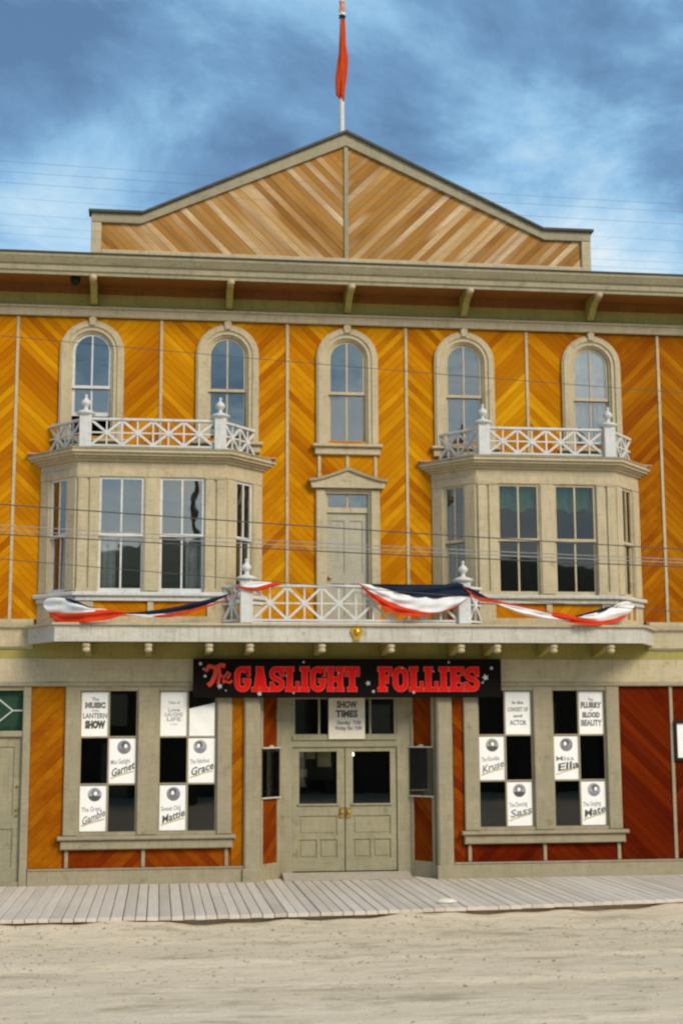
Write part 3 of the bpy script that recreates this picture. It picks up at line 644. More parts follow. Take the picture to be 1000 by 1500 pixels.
def shop_window(s):
    fr = MB(); X = lambda x: x if s > 0 else -x
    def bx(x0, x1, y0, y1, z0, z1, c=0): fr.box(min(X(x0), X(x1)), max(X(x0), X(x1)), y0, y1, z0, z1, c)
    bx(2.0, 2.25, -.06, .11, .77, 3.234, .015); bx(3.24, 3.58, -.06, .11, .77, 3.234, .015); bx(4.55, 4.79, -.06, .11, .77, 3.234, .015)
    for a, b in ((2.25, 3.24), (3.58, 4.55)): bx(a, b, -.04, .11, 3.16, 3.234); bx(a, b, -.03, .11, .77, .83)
    win = fr.build('shop_window', 'trim_lower_shaded', theatre)
    MB().box(min(X(1.93), X(4.87)), max(X(1.93), X(4.87)), -.16, .02, .705, .768, .015).box(min(X(1.98), X(4.82)), max(X(1.98), X(4.82)), -.10, .02, .55, .704, .015).build('sill', 'trim_lower_shaded', win)
    for a, b in ((2.25, 3.24), (3.58, 4.55)):
        m_ = (a+b)/2; mu = MB(); x0, x1 = min(X(a), X(b)), max(X(a), X(b)); xm = X(m_)
        mu.box(x0, x0+.03, .0, .07, .83, 3.16).box(x1-.03, x1, .0, .07, .83, 3.16).box(xm-.014, xm+.014, .004, .066, .83, 3.16)
        for z in (1.61, 2.39): mu.box(x0+.03, x1-.03, .006, .064, z-.014, z+.014)
        mu.build('muntin', 'trim_lower_shaded', win)
        for z0, z1 in ((.83, 1.61), (1.61, 2.39), (2.39, 3.16)):
            for q0, q1 in ((x0+.02, xm), (xm, x1-.02)): MB().box(q0, q1, .033, .037, z0, z1).build('pane', 'glass_shop', win)
    return win
shop_window(-1); shop_window(1)

# entrance: splayed sides, double doors, transom
ent = MB().box(-1.16, -.92, .50, .62, -.07, 3.30).box(.92, 1.16, .50, .62, -.07, 3.30).box(-.92, .92, .50, .62, 2.20, 2.42).box(-.92, .92, .50, .62, 3.03, 3.30)
ent.box(-.92, -.875, .52, .60, 2.42, 3.03).box(.875, .92, .52, .60, 2.42, 3.03).box(-.92, .92, .47, .50, 2.32, 2.40)
entr = ent.build('entrance', 'door_grey', theatre)
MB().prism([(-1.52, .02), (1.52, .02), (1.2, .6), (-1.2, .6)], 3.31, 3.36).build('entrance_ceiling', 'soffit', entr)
for x in (-.45, .45): MB().box(x-.018, x+.018, .52, .58, 2.42, 3.03).build('transom_mullion', 'door_grey', entr)
for a, b in ((-.875, -.468), (-.432, .432), (.468, .875)): MB().box(a, b, .555, .56, 2.42, 3.03).build('pane', 'glass_shop', entr)
MB().yz([(.0, -.018), (.44, .07), (.50, .07), (.50, -.018)], -1.1, 1.1).build('threshold', 'walk_base', entr)
for s in (-1, 1):
    p0, p1 = ((-1.52, .1), (-1.16, .52)) if s < 0 else ((1.16, .52), (1.52, .1)); dx, dy = p1[0]-p0[0], p1[1]-p0[1]; ln = hypot(dx, dy); rz = atan2(dy, dx)
    loc = ((p0[0]+p1[0])/2, (p0[1]+p1[1])/2, 0)
    sp = MB().box(-ln/2, ln/2, .026, .08, -.07, 3.30).build('splayed_wall', 'old_boards', theatre, loc, rz)
    lay_planks(sp, rect(-ln/2+.06, ln/2-.06, .25, 3.10), -s, .125, [], 'plank_red', 'plank_red_far')
    MB().box(-ln/2, -ln/2+.07, -.03, .03, -.07, 3.30, .01).box(ln/2-.07, ln/2, -.03, .03, -.07, 3.30, .01).box(-ln/2+.07, ln/2-.07, -.03, .03, -.07, .25, .01).box(-ln/2+.07, ln/2-.07, -.02, .03, 3.10, 3.30).build('frame', 'trim_lower_shaded', sp)
    # glazed notice case hung on the splayed side
    th = empty('display_case', (loc[0], loc[1], 1.36), rz); q = ln/2-.02
    tag(th, ('dark glazed display case on the %s slanted side of the entrance' % ('left' if s < 0 else 'right')), 'display case', 'display cases flanking the doors')
    MB().box(-q, q, -.045, -.032, 0, .82).build('case', 'case_back', th)
    f = MB().box(-q-.015, q+.015, -.06, -.032, .82, .845).box(-q-.015, q+.015, -.06, -.032, -.025, 0); f.xz([(-.06, .845), (.06, .845), (.03, .875), (-.03, .875)], -.058, -.04)
    f.build('frame', 'fascia_white', th); MB().box(-q, q, -.052, -.049, 0, .82).build('pane', 'glass_case', th)
for s in (-1, 1):
    X = lambda a, b: (a, b) if s > 0 else (-b, -a)
    lf = MB(); x0, x1 = X(.008, .915)
    lf.box(*X(.008, .14), .535, .585, .085, 2.195); lf.box(*X(.80, .915), .535, .585, .085, 2.195)
    for z0, z1 in ((.085, .30), (.62, .70), (1.02, 1.22), (2.12, 2.195)): lf.box(*X(.14, .80), .535, .585, z0, z1)
    lf.box(*X(.445, .495), .537, .585, .30, .62); lf.box(*X(.14, .80), .558, .58, .30, .62); lf.box(*X(.14, .80), .556, .58, .70, 1.02)
    for a, b, z0, z1 in ((.17, .42, .33, .59), (.52, .77, .33, .59), (.17, .77, .73, .99)): lf.box(*X(a, b), .545, .557, z0, z1, .008)
    lf.box(*X(.10, .83), .505, .535, 1.19, 1.225, .008)
    dl = lf.build('door_leaf', 'door_grey', entr)
    MB().box(*X(.14, .80), .562, .567, 1.22, 2.12).build('pane', 'glass_shop', entr)
    MB().box(*X(.02, .10), .515, .534, .98, 1.16, .006).lathe([(.012, 0), (.03, .008), (.034, .03), (.03, .05), (.012, .058)], s*.06, .50, 1.05, 10).build('door_lock', 'brass', entr)

# side door with leaded transom at the left end
sdr = MB().box(-5.485, -5.352, -.05, .1, -.07, 3.233, .015).box(-6.62, -6.485, -.05, .1, -.07, 3.233, .015).box(-6.485, -5.485, -.03, .1, 2.40, 2.50, .01).box(-6.485, -5.485, -.02, .1, 3.17, 3.233).box(-6.485, -5.485, -.02, .10, -.07, .05)
side = sdr.build('side_door', 'trim_lower_shaded', theatre)
lf = MB().box(-6.485, -5.485, .05, .09, .05, 2.40)
for a, b, z0, z1 in ((-6.485, -6.36, .05, 2.40), (-5.61, -5.485, .05, 2.40), (-6.05, -5.92, .05, 2.40), (-6.36, -5.61, .051, .28), (-6.36, -5.61, .90, 1.12), (-6.36, -5.61, 2.24, 2.399)): lf.box(a, b, .028 if b-a < .3 else .029, .051, z0, z1)
lf.build('door_leaf', 'door_grey', side)
MB().box(-6.485, -5.485, .05, .055, 2.50, 3.17).build('pane', 'glass_bay_clear', side)
le = MB()
for a, b in (((-5.985, 2.94), (-5.485, 2.94)), ((-6.485, 2.94), (-5.985, 2.94))): pass
cx0, zc0 = -5.985, 2.835
for p, q in (((-5.485, zc0), (-5.66, zc0)), ((-5.66, zc0), (-5.985, 3.10)), ((-5.66, zc0), (-5.985, 2.57)), ((-6.485, zc0), (-6.31, zc0)), ((-6.31, zc0), (-5.985, 3.10)), ((-6.31, zc0), (-5.985, 2.57)), ((-5.985, 3.10), (-5.985, 3.17)), ((-5.985, 2.57), (-5.985, 2.50))):
    le.tube([(p[0], .045, p[1]), (q[0], .045, q[1])], .012, 5)
le.build('leaded_bars', 'white', side)
for z in (1.57, 1.19, 1.10): MB().lathe([(.008, 0), (.022, .006), (.022, .03), (.008, .036)], -5.55, .018, z, 8).build('door_lock', 'brass', side)
MB().xz([(-6.48, 2.51), (-5.49, 2.51), (-5.49, 3.16), (-6.48, 3.16)], .16, .17).build('curtain', 'curtain_green', side)

# ---- shell of the building: rooms behind the windows, side walls, roof
sh = MB().box(-XE, -XE+.12, .12, 13, -.1, 10.4).box(XE-.12, XE, .12, 13, -.1, 10.4).box(-XE+.12, XE-.12, 12.88, 13, -.1, 10.4)
sh.build('side_wall', 'old_boards', theatre)
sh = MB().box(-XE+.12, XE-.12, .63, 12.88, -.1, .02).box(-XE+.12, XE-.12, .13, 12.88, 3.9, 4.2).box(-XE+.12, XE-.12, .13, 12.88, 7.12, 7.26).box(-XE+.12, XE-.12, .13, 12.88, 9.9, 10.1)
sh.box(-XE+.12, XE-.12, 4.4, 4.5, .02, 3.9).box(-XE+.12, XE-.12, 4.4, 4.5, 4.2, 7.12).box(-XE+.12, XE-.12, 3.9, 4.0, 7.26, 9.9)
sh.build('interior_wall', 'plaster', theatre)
MB().yz([(.165, 10.42), (.165, 10.60), (13.1, 10.46), (13.1, 10.40)], -XE-.1, XE+.1).build('roof', 'roofing', theatre)
flush_planks()

# ------------------------------------------------------------------ flagpole and flag
MB().tube([(-.035, .30, 11.6), (-.035, .30, 13.4), (-.02, .30, 16.0), (-.015, .30, 17.6)], [.055, .052, .042, .03], 12).build('flagpole', 'white', smooth=True)
fp = bpy.data.objects['flagpole']; tag(fp, 'white painted flagpole rising behind the gable peak', 'flagpole')
fl = empty('flag', (-.02, .30, 15.7)); tag(fl, 'limp red flag hanging folded against the white flagpole', 'flag')
def drop(name, mat, z0, z1, prof):
    "cloth hanging in folds round the pole; prof: list of (t, left, right)"
    mb = MB(); n = 36; m_ = 40; vs = []
    for i in range(m_+1):
        t_ = i/m_
        for (a, l0, r0), (b, l1, r1) in zip(prof, prof[1:]):
            if t_ <= b: k = (t_-a)/(b-a); lf_ = l0+(l1-l0)*k; rt = r0+(r1-r0)*k; break
        cxx, hw = (lf_+rt)/2, (rt-lf_)/2
        for j in range(n):
            a = 2*pi*j/n; fold = 1+.24*sin(3*a+5*t_)+.16*sin(5*a-4*t_)+.10*sin(8*a+9*t_)
            vs.append((cxx+hw*cos(a)*fold, -.02+hw*.75*sin(a)*fold, z0+(z1-z0)*t_))
    mb.add(vs, [(i*n+j, i*n+(j+1) % n, (i+1)*n+(j+1) % n, (i+1)*n+j) for i in range(m_) for j in range(n)]+[tuple(range(n)), tuple(range(m_*n, m_*n+n))])
    return mb.build(name, mat, fl, smooth=True)
drop('red_field', 'flag_red', -.02, -1.66, [(0, -.035, .045), (.3, -.055, .065), (.46, -.075, .085), (.75, -.10, .06), (.93, -.105, .04), (.96, -.05, .04), (1, -.03, .03)])
drop('dark_band', 'cloth_blue', .06, -.018, [(0, -.05, .055), (1, -.04, .05)])
drop('white_band', 'cloth_white', .12, .062, [(0, -.045, .05), (1, -.05, .055)])
drop('faded_band', 'orange_brown', .34, .122, [(0, -.045, .045), (.5, -.04, .04), (1, -.045, .05)])

# ------------------------------------------------------------------ painted sign
SGN = empty('theatre_sign', (0, -.20, 3.04)); tag(SGN, 'long black sign with red letters reading The Gaslight Follies over the entrance', 'sign')
MB().box(-2.67, 2.645, 0, .11, 0, .655, .006).build('board', 'sign_black', SGN)
def ribbon(path, wd, closed=False):
    n = len(path); L_, R_ = [], []
    for i, p in enumerate(path):
        a = path[(i-1) % n] if closed or i else p; b = path[(i+1) % n] if closed or i < n-1 else p
        d = Vector((b[0]-a[0], b[1]-a[1])).normalized(); nx, nz_ = -d.y, d.x
        L_.append((p[0]+nx*wd/2, p[1]+nz_*wd/2)); R_.append((p[0]-nx*wd/2, p[1]-nz_*wd/2))
    if closed: L_.append(L_[0]); R_.append(R_[0])
    return L_, R_
def rr_path(x0, x1, z0, z1, r, a0, a1, n=6):
    "rounded-rectangle path between corner indices"
    pts = []; cs = [(x1-r, z1-r, 0), (x0+r, z1-r, 90), (x0+r, z0+r, 180), (x1-r, z0+r, 270)]
    for k in range(a0, a1):
        c = cs[k % 4]
        pts += [(c[0]+r*cos(radians(c[2]+90*j/n)), c[1]+r*sin(radians(c[2]+90*j/n))) for j in range(n+1)]
    return pts
st, sf = .30, .17     # stem and serif weight, in letter heights
def glyph(ch):
    "returns width, list of ('r', x0,x1,z0,z1) / ('q', polygon) / ('b', path, width)"
    W = .78; g = []
    if ch == 'I': return .50, [('r', .10, .40, 0, 1), ('r', 0, .5, 0, sf), ('r', 0, .5, 1-sf, 1)]
    if ch == 'L': return .74, [('r', .08, .38, 0, 1), ('r', 0, .46, 1-sf, 1), ('r', 0, .74, 0, sf), ('r', .56, .74, 0, .40)]
    if ch == 'T': return .80, [('r', .25, .55, 0, 1), ('r', 0, .8, 1-sf, 1), ('r', 0, .16, .62, 1), ('r', .64, .8, .62, 1), ('r', .14, .66, 0, sf)]
    if ch == 'F': return .74, [('r', .08, .38, 0, 1), ('r', 0, .50, 0, sf), ('r', 0, .74, 1-sf, 1), ('r', .58, .74, .64, 1), ('r', .3, .55, .42, .58), ('r', .46, .57, .33, .67)]
    if ch == 'E': return .78, [('r', .08, .38, 0, 1), ('r', 0, .78, 0, sf), ('r', 0, .78, 1-sf, 1), ('r', .62, .78, .66, 1), ('r', .62, .78, 0, .34), ('r', .3, .55, .42, .58), ('r', .46, .56, .34, .66)]
    if ch == 'H': return .92, [('r', .06, .34, 0, 1), ('r', .58, .86, 0, 1), ('r', .3, .62, .41, .59)]+[('r', a, a+.40, z, z+sf) for a in (0, .52) for z in (0, 1-sf)]
    if ch == 'A': return .92, [('q', [(.10, 0), (.34, 0), (.56, 1), (.30, 1)]), ('q', [(.52, 0), (.84, 0), (.60, 1), (.34, 1)]), ('r', .26, .66, .22, .36), ('r', 0, .40, 0, sf), ('r', .48, .92, 0, sf), ('r', .24, .62, 1-sf, 1)]
    if ch == 'O': return .82, [('b', rr_path(.135, .685, .10, .90, .26, 0, 4), .26, True)]
    if ch == 'G': return .86, [('b', [(.70, .70), (.70, .76)]+rr_path(.135, .70, .10, .90, .25, 0, 4)+[(.70, .42)], .25, False), ('r', .44, .86, .36, .52), ('r', .68, .83, .62, 1)]
    if ch == 'S':
        p = [(.66, .72)]+rr_path(.14, .64, .50, .90, .19, 0, 3)[:] ; up = [(.66, .70)]+rr_path(.13, .65, .52, .90, .18, 0, 2)
        mid = [(.15, .62), (.24, .545), (.40, .50), (.56, .45), (.65, .37)]
        dn = [(.65, .27), (.60, .16), (.50, .11), (.40, .10), (.28, .11), (.18, .17), (.13, .30)]
        return .80, [('b', up+mid+dn, .24, False), ('r', .60, .76, .62, 1), ('r', .02, .18, 0, .38)]
def letter(ch, x, z, h, wx, parent, mat, edge):
    W, parts = glyph(ch)
    for grow, m_, y0 in ((.008, edge, -.012), (0, mat, -.022)):
        mb = MB()
        for k, p in enumerate(parts):
            y = y0-.0007*k
            if p[0] == 'r': _, a, b, c, d = p; mb.box(x+a*wx-grow, x+b*wx+grow, y, -.0005, z+c*h-grow, z+d*h+grow)
            elif p[0] == 'q': mb.xz([(x+a*wx+(grow if a > .45 else -grow), z+b*h+(grow if b > .5 else -grow)) for a, b in p[1]], y, -.0005)
            else:
                L_, R_ = ribbon([(x+a*wx, z+b*h) for a, b in p[1]], p[2]*h*.82+2*grow, p[3]); mb.strip(L_, R_, y, -.0005)
        mb.build('letter' if not grow else 'letter_edge', m_, parent)
    return W*wx
def word(txt, x0, x1, z, h):
    ws = [glyph(c)[0] for c in txt]; gap = .05; k = (x1-x0)/(sum(ws)+gap*(len(ws)-1)); x = x0
    for c in txt: x += letter(c, x, z, h, k, SGN, 'sign_red', 'pink_edge')+gap*k
word('GASLIGHT', -1.97, .16, .10, .42); word('FOLLIES', .48, 2.26, .10, .42)
# brush-script "The"
th = MB()
for k, (path, wd) in enumerate((([(-2.47, .44), (-2.40, .53), (-2.30, .50), (-2.20, .55), (-2.13, .53)], .075), ([(-2.28, .52), (-2.30, .38), (-2.35, .26), (-2.42, .20)], .08),
        ([(-2.24, .56), (-2.22, .40), (-2.25, .22)], .05), ([(-2.25, .30), (-2.19, .38), (-2.15, .34), (-2.16, .24)], .045), ([(-2.14, .31), (-2.07, .34), (-2.05, .40), (-2.09, .43), (-2.13, .36), (-2.12, .27), (-2.05, .25), (-2.01, .29)], .045))):
    L_, R_ = ribbon(path, wd); th.strip(L_, R_, -.018-.0008*k, -.0005)
th.build('script_lettering', 'sign_orange', SGN)
rg = random.Random(2)
for x, z, r in ((-2.55, .57, .04), (-2.47, .36, .035), (-2.22, .19, .055), (-2.12, .12, .02), (-2.5, .48, .02), (-1.55, .065, .05), (-.8, .60, .028), (-.97, .075, .022), (-1.1, .37, .02), (-.2, .41, .02), (.13, .46, .028), (.31, .24, .05), (.40, .10, .035), (.9, .5, .02), (1.1, .085, .035), (1.72, .60, .025), (1.45, .44, .018), (2.36, .34, .065), (2.31, .25, .025), (2.47, .50, .038)):
    p = [(x+rr_*cos(pi/2+pi*i/5+.3), z+rr_*sin(pi/2+pi*i/5+.3)) for i, rr_ in enumerate([r, r*.45]*5)]
    MB().xz(p, -.024, -.0005).build('star', 'glitter', SGN)

# ------------------------------------------------------------------ printed papers
def text_mesh(txt, size, mat, parent, x, z, bold=.0, shear=0., y=-.0012, sx=1.0, rot=0., align='CENTER'):
    cu = bpy.data.curves.new('lettering', 'FONT'); cu.body = txt; cu.size = size; cu.align_x = align; cu.align_y = 'CENTER'; cu.offset = bold; cu.shear = shear; cu.resolution_u = 2
    tmp = bpy.data.objects.new('tmp', cu); COL.objects.link(tmp); dg = bpy.context.evaluated_depsgraph_get(); dg.update()
    me = bpy.data.meshes.new_from_object(tmp.evaluated_get(dg)); bpy.data.objects.remove(tmp); bpy.data.curves.remove(cu)
    me.materials.clear(); me.materials.append(MAT[mat]); me.name = 'lettering'
    M = Matrix.Rotation(rot, 4, 'Y') @ Matrix.Rotation(pi/2, 4, 'X') @ Matrix.Diagonal((sx, 1, 1, 1)); me.transform(M)
    return put('lettering', me, parent, (x, y, z))
def fit_text(txt, wmax, size, *a, **k):
    o = text_mesh(txt, size, *a, **k); xs = [v_.co.x for v_ in o.data.vertices]
    if xs:
        wd = max(xs)-min(xs); f = wmax/wd
        for v_ in o.data.vertices: v_.co.x *= f
    return o
def disc(parent, x, z, r, mat, y, sx=1., n=20, nm='portrait'):
    return MB().xz([(x+r*sx*cos(2*pi*i/n), z+r*sin(2*pi*i/n)) for i in range(n)], y, y+.001).build(nm, mat, parent)
PW, PH = .445, .745
def paper(name, x, z, wd, ht, label, y=.022, mat='paper', cat='poster', group='posters in the shop windows'):
    o = empty(name, (x, y, z)); tag(o, label, cat, group)
    rg_ = random.Random(label); e = .004
    MB().xz([(-wd/2+rg_.uniform(-e, e), 0), (wd/2+rg_.uniform(-e, e), 0), (wd/2+rg_.uniform(-e, e), ht), (-wd/2+rg_.uniform(-e, e), ht)], 0, .003).build('sheet', mat, o); return o
def pane_c(s, unit, col, row):
    "centre x and bottom z of a pane: unit 0 = left sash, col 0 = left, row 0 = top"
    a, b = ((2.25, 3.24), (3.58, 4.55))[unit if s > 0 else 1-unit]
    x0, x1 = (a, b) if s > 0 else (-b, -a); xm = (x0+x1)/2
    return ((x0+.02+xm)/2 if col == 0 else (xm+x1-.02)/2), (2.40, 1.62, .84)[row]
def name_poster(s, unit, col, row, line, nm, where, pic):
    x, z = pane_c(s, unit, col, row); p = paper('poster', x, z, PW, PH, 'round portrait poster with slanted %s lettering, %s' % (nm, where))
    cx_, cz_, r = rg.uniform(-.03, .03), .60, .115
    tone = ('ink_lilac', 'ink_pale', 'ink_pale')[pic % 3]; hair = ('ink', 'ink_grey', 'ink')[pic % 3]; tilt = rg.uniform(-.02, .02)
    disc(p, cx_, cz_, r, tone, -.0008)
    MB().xz([(cx_+r*.93*cos(a_), cz_+r*.93*sin(a_)) for a_ in [pi*1.08+pi*.84*i/10 for i in range(11)]]+[(cx_+r*.45, cz_-r*.18), (cx_+tilt, cz_-r*.08), (cx_-r*.5, cz_-r*.2)], -.0016, -.0004).build('portrait_shoulders', ('ink_grey', 'ink', 'ink_lilac')[pic % 3], p)
    disc(p, cx_+tilt, cz_+r*.30, r*.46, hair, -.0024, 1.1+.2*(pic % 2), nm='portrait_hair'); disc(p, cx_+tilt*1.6, cz_+r*.16, r*.31, 'paper', -.0032, .8, nm='portrait_face')
    fit_text(line, .32, .11, 'ink_grey', p, -.03, .36, bold=.001, rot=-.05)
    fit_text(nm, .38, .17, 'ink_grey' if pic % 2 else 'ink', p, .0, .225, bold=.004, shear=.35, rot=-.30)
    L_, R_ = ribbon([(-.19, .085), (-.08, .125), (.05, .165), (.19, .20)], .028); MB().strip(L_, R_, -.001, -.0002).build('flourish', 'ink_ochre', p)
LW, RW_ = 'left shop window', 'right shop window'
def bill(s, unit, col, row, lines, label, mat='paper'):
    x, z = pane_c(s, unit, col, row); p = paper('poster', x, z, PW, PH, label, mat=mat)
    for txt, wd, sz, zz, mt, bo in lines: fit_text(txt, wd, sz, mt, p, 0, zz, bold=bo)
bill(-1, 0, 0, 0, [('The', .12, .08, .62, 'ink_grey', .002), ('MUSIC', .34, .12, .515, 'ink_grey', .010), ('of the', .12, .05, .43, 'ink_grey', .001), ('LANTERN', .40, .12, .34, 'ink_grey', .004), ('SHOW', .34, .16, .19, 'ink', .014)], 'white playbill reading Music and Show in the top left pane of the %s' % LW)
bill(-1, 1, 0, 0, [('Tales of', .20, .07, .56, 'ink_pale', .002), ('___________', .40, .05, .51, 'ink_pale', 0), ('Love', .2, .09, .44, 'ink_pale', .003), ('LAUGHS', .30, .09, .36, 'ink_pale', .003), ('LIFE', .24, .09, .28, 'ink_pale', .003), ('tonight', .14, .05, .2, 'ink_pale', 0)], 'pale faded playbill with thin faint lines beside glaring pane of the %s' % LW)
bill(1, 0, 1, 0, [('In the', .20, .07, .55, 'ink_grey', .003), ('LONGEST OF', .36, .10, .43, 'ink_grey', .003), ('and', .16, .07, .32, 'ink_grey', .003), ('ACTOR', .30, .12, .20, 'ink_grey', .004)], 'white playbill with four spaced lines next to the sign in the %s' % RW_, 'paper')
bill(1, 1, 1, 0, [('The', .10, .07, .60, 'ink_grey', .002), ('FLURRY', .38, .13, .50, 'ink_grey', .010), ('of', .06, .05, .42, 'ink_grey', .001), ('BLOOD', .32, .12, .33, 'ink_grey', .010), ('BEAUTY', .38, .14, .19, 'ink_grey', .008)], 'white playbill with bold heavy lines in the top right pane of the %s' % RW_, 'paper')
name_poster(-1, 0, 1, 1, 'Miss Gaslight', 'Garnet', 'middle row, first sash of the left shop window', 0)
name_poster(-1, 1, 1, 1, 'The Fabulous', 'Grace', 'middle row, second sash of the left shop window', 2)
name_poster(-1, 0, 0, 2, 'The Great', 'Gamble', 'bottom left corner of the left shop window', 1)
name_poster(-1, 1, 0, 2, 'Sweet Old', 'Mattie', 'bottom row, second sash of the left shop window', 0)
name_poster(1, 0, 0, 1, 'The Klondike', 'Kruse', 'middle row, first sash of the right shop window', 1)
name_poster(1, 1, 0, 1, 'Miss', 'Ella', 'middle row, second sash of the right shop window', 0)
name_poster(1, 0, 1, 2, 'The Dancing', 'Sass', 'bottom row, first sash of the right shop window', 1)
name_poster(1, 1, 1, 2, 'The Singing', 'Mate', 'bottom right corner of the right shop window', 2)
# white sheet standing in for glare on the pane below the sign's left end
x, z = pane_c(-1, 1, 1, 0); gs = empty('glare_sheet', (x, .018, z)); tag(gs, 'white sheet standing in for glare on the pane under the left end of the sign', 'paper', 'posters in the shop windows')
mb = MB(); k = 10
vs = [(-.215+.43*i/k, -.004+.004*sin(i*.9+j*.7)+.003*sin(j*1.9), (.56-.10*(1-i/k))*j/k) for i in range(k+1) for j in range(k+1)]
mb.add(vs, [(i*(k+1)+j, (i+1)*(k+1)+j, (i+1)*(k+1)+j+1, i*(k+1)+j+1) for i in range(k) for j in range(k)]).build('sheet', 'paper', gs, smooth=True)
# show times card
st_ = empty('show_times_card', (.025, .44, 2.335)); tag(st_, 'cream card reading Show Times hung before the door transom', 'card')
MB().xz([(-.32, .0), (.32, .0), (.32, .69), (.30, .71), (-.30, .71), (-.32, .69)], 0, .012).build('sheet', 'paper_cream', st_)
fit_text('SHOW', .36, .16, 'ink', st_, 0, .59, bold=.008); fit_text('TIMES', .39, .16, 'ink', st_, .0, .43, bold=.008)
fit_text('Sunday  7:00', .42, .09, 'ink_grey', st_, .04, .28, bold=.004); fit_text('Friday Etc 7:00', .46, .09, 'ink_grey', st_, .03, .185, bold=.004)
MB().tube([(-.25, .004, .70), (-.25, .06, .97)], .004, 5).tube([(.25, .004, .70), (.25, .06, .97)], .004, 5).build('hanging_cord', 'wire', st_)
# framed notice at the right edge
nb = empty('notice_frame', (6.18, 0, 1.98)); tag(nb, 'black framed white notice on the red boards at the right edge', 'notice')
f = MB().box(-.40, .40, -.06, -.006, -.05, 0).box(-.40, .40, -.06, -.006, .60, .65).box(-.40, -.35, -.06, -.006, 0, .60).box(.35, .40, -.06, -.006, 0, .60); f.build('frame', 'black', nb)
MB().box(-.35, .35, -.03, -.006, 0, .60).build('sheet', 'paper', nb)
# papers and a bulb in the lobby, seen through the door glass
pb = empty('lobby_pinboard', (-.42, 1.6, 1.55)); tag(pb, 'dim notice board with pictures inside the left door glass', 'notice board')
MB().box(-.40, .34, 0, .03, .05, .75).build('board', 'case_back', pb)
for a, b, c, d in ((-.36, -.2, .45, .68), (-.17, .02, .42, .70), (.05, .30, .28, .66), (-.36, -.14, .10, .24)): MB().box(a, b, -.012, -.002, c, d).build('picture', 'ink_ochre', pb)
bl = empty('lobby_bulb', (.27, 1.5, 2.05)); tag(bl, 'small lit bulb glowing behind the right door glass', 'bulb')
MB().lathe([(.006, -.03), (.02, -.02), (.025, 0), (.015, .025), (.01, .04)], 0, 0, 0, 10).build('bulb', 'bulb', bl, smooth=True)
MB().tube([(0, 0, .04), (0, 0, 1.85)], .005, 5).build('cord', 'wire', bl)

# ------------------------------------------------------------------ bunting
def bunting(label, y_of, bands, name='bunting', folds=3.0, amp=.03):
    "bands: (part name, material, top polyline, bottom polyline) in photo pixels, hung at the depth y_of(px)"
    o = None; first = bands[0][2][0]; o0 = at(first[0], first[1], y=y_of(first[0]))
    root = empty(name, o0); tag(root, label, 'bunting', 'red white and blue bunting along the balcony')
    def smooth_at(pts, x):
        for i in range(len(pts)-1):
            a, b = pts[i], pts[i+1]
            if x <= b[0] or i == len(pts)-2:
                t_ = max(0, min(1, (x-a[0])/(b[0]-a[0]))); p = pts[i-1] if i else a; q = pts[i+2] if i+2 < len(pts) else b
                m0 = (b[1]-p[1])/(b[0]-p[0])*(b[0]-a[0]); m1 = (q[1]-a[1])/(q[0]-a[0])*(b[0]-a[0])
                return (2*t_**3-3*t_**2+1)*a[1]+(t_**3-2*t_**2+t_)*m0+(-2*t_**3+3*t_**2)*b[1]+(t_**3-t_**2)*m1
    for bi, (pn, mt, top, bot) in enumerate(bands):
        x0, x1 = max(top[0][0], bot[0][0]), min(top[-1][0], bot[-1][0]); nu, nv = 56, 12; mb = MB(); vs = []
        for side in (0, 1):
            for i in range(nu+1):
                px = x0+(x1-x0)*i/nu; a, b = smooth_at(top, px), smooth_at(bot, px); b = max(b, a+.15); wd = b-a
                for j in range(nv+1):
                    v_ = j/nv; d = -amp*(1+.0)*sin(pi*min(1, wd/18))*.4+amp*min(1, wd/10)*.5*sin((a+wd*v_)*folds*.16+px*.05)+amp*.35*sin(px*.21+v_*2)-.02*sin(pi*v_)*min(1, wd/12)+.016*min(1, wd/9)*sin(v_*9+px*.012+1.1*bi+1.3*sin(px*.03))
                    p = at(px, a+wd*v_, y=y_of(px)+d+.006*side-.004*bi); vs.append(tuple(p-o0))
        m_ = (nu+1)*(nv+1); f = []
        for i in range(nu):
            for j in range(nv):
                k = i*(nv+1)+j; f += [(k, k+nv+1, k+nv+2, k+1), (m_+k+1, m_+k+nv+2, m_+k+nv+1, m_+k)]
        for j in range(nv):
            k = j; f += [(k, k+1, m_+k+1, m_+k)]; k = nu*(nv+1)+j; f += [(k+1, k, m_+k, m_+k+1)]
        for i in range(nu):
            k = i*(nv+1); f += [(k+nv+1, k, m_+k, m_+k+nv+1)]; k += nv; f += [(k, k+nv+1, m_+k+nv+1, m_+k)]
        mb.add(vs, f).build(pn, mt, root, smooth=True)
    return root
yl = lambda px: -.62+(-1.14+.62)*min(1, max(0, (px-64)/60))
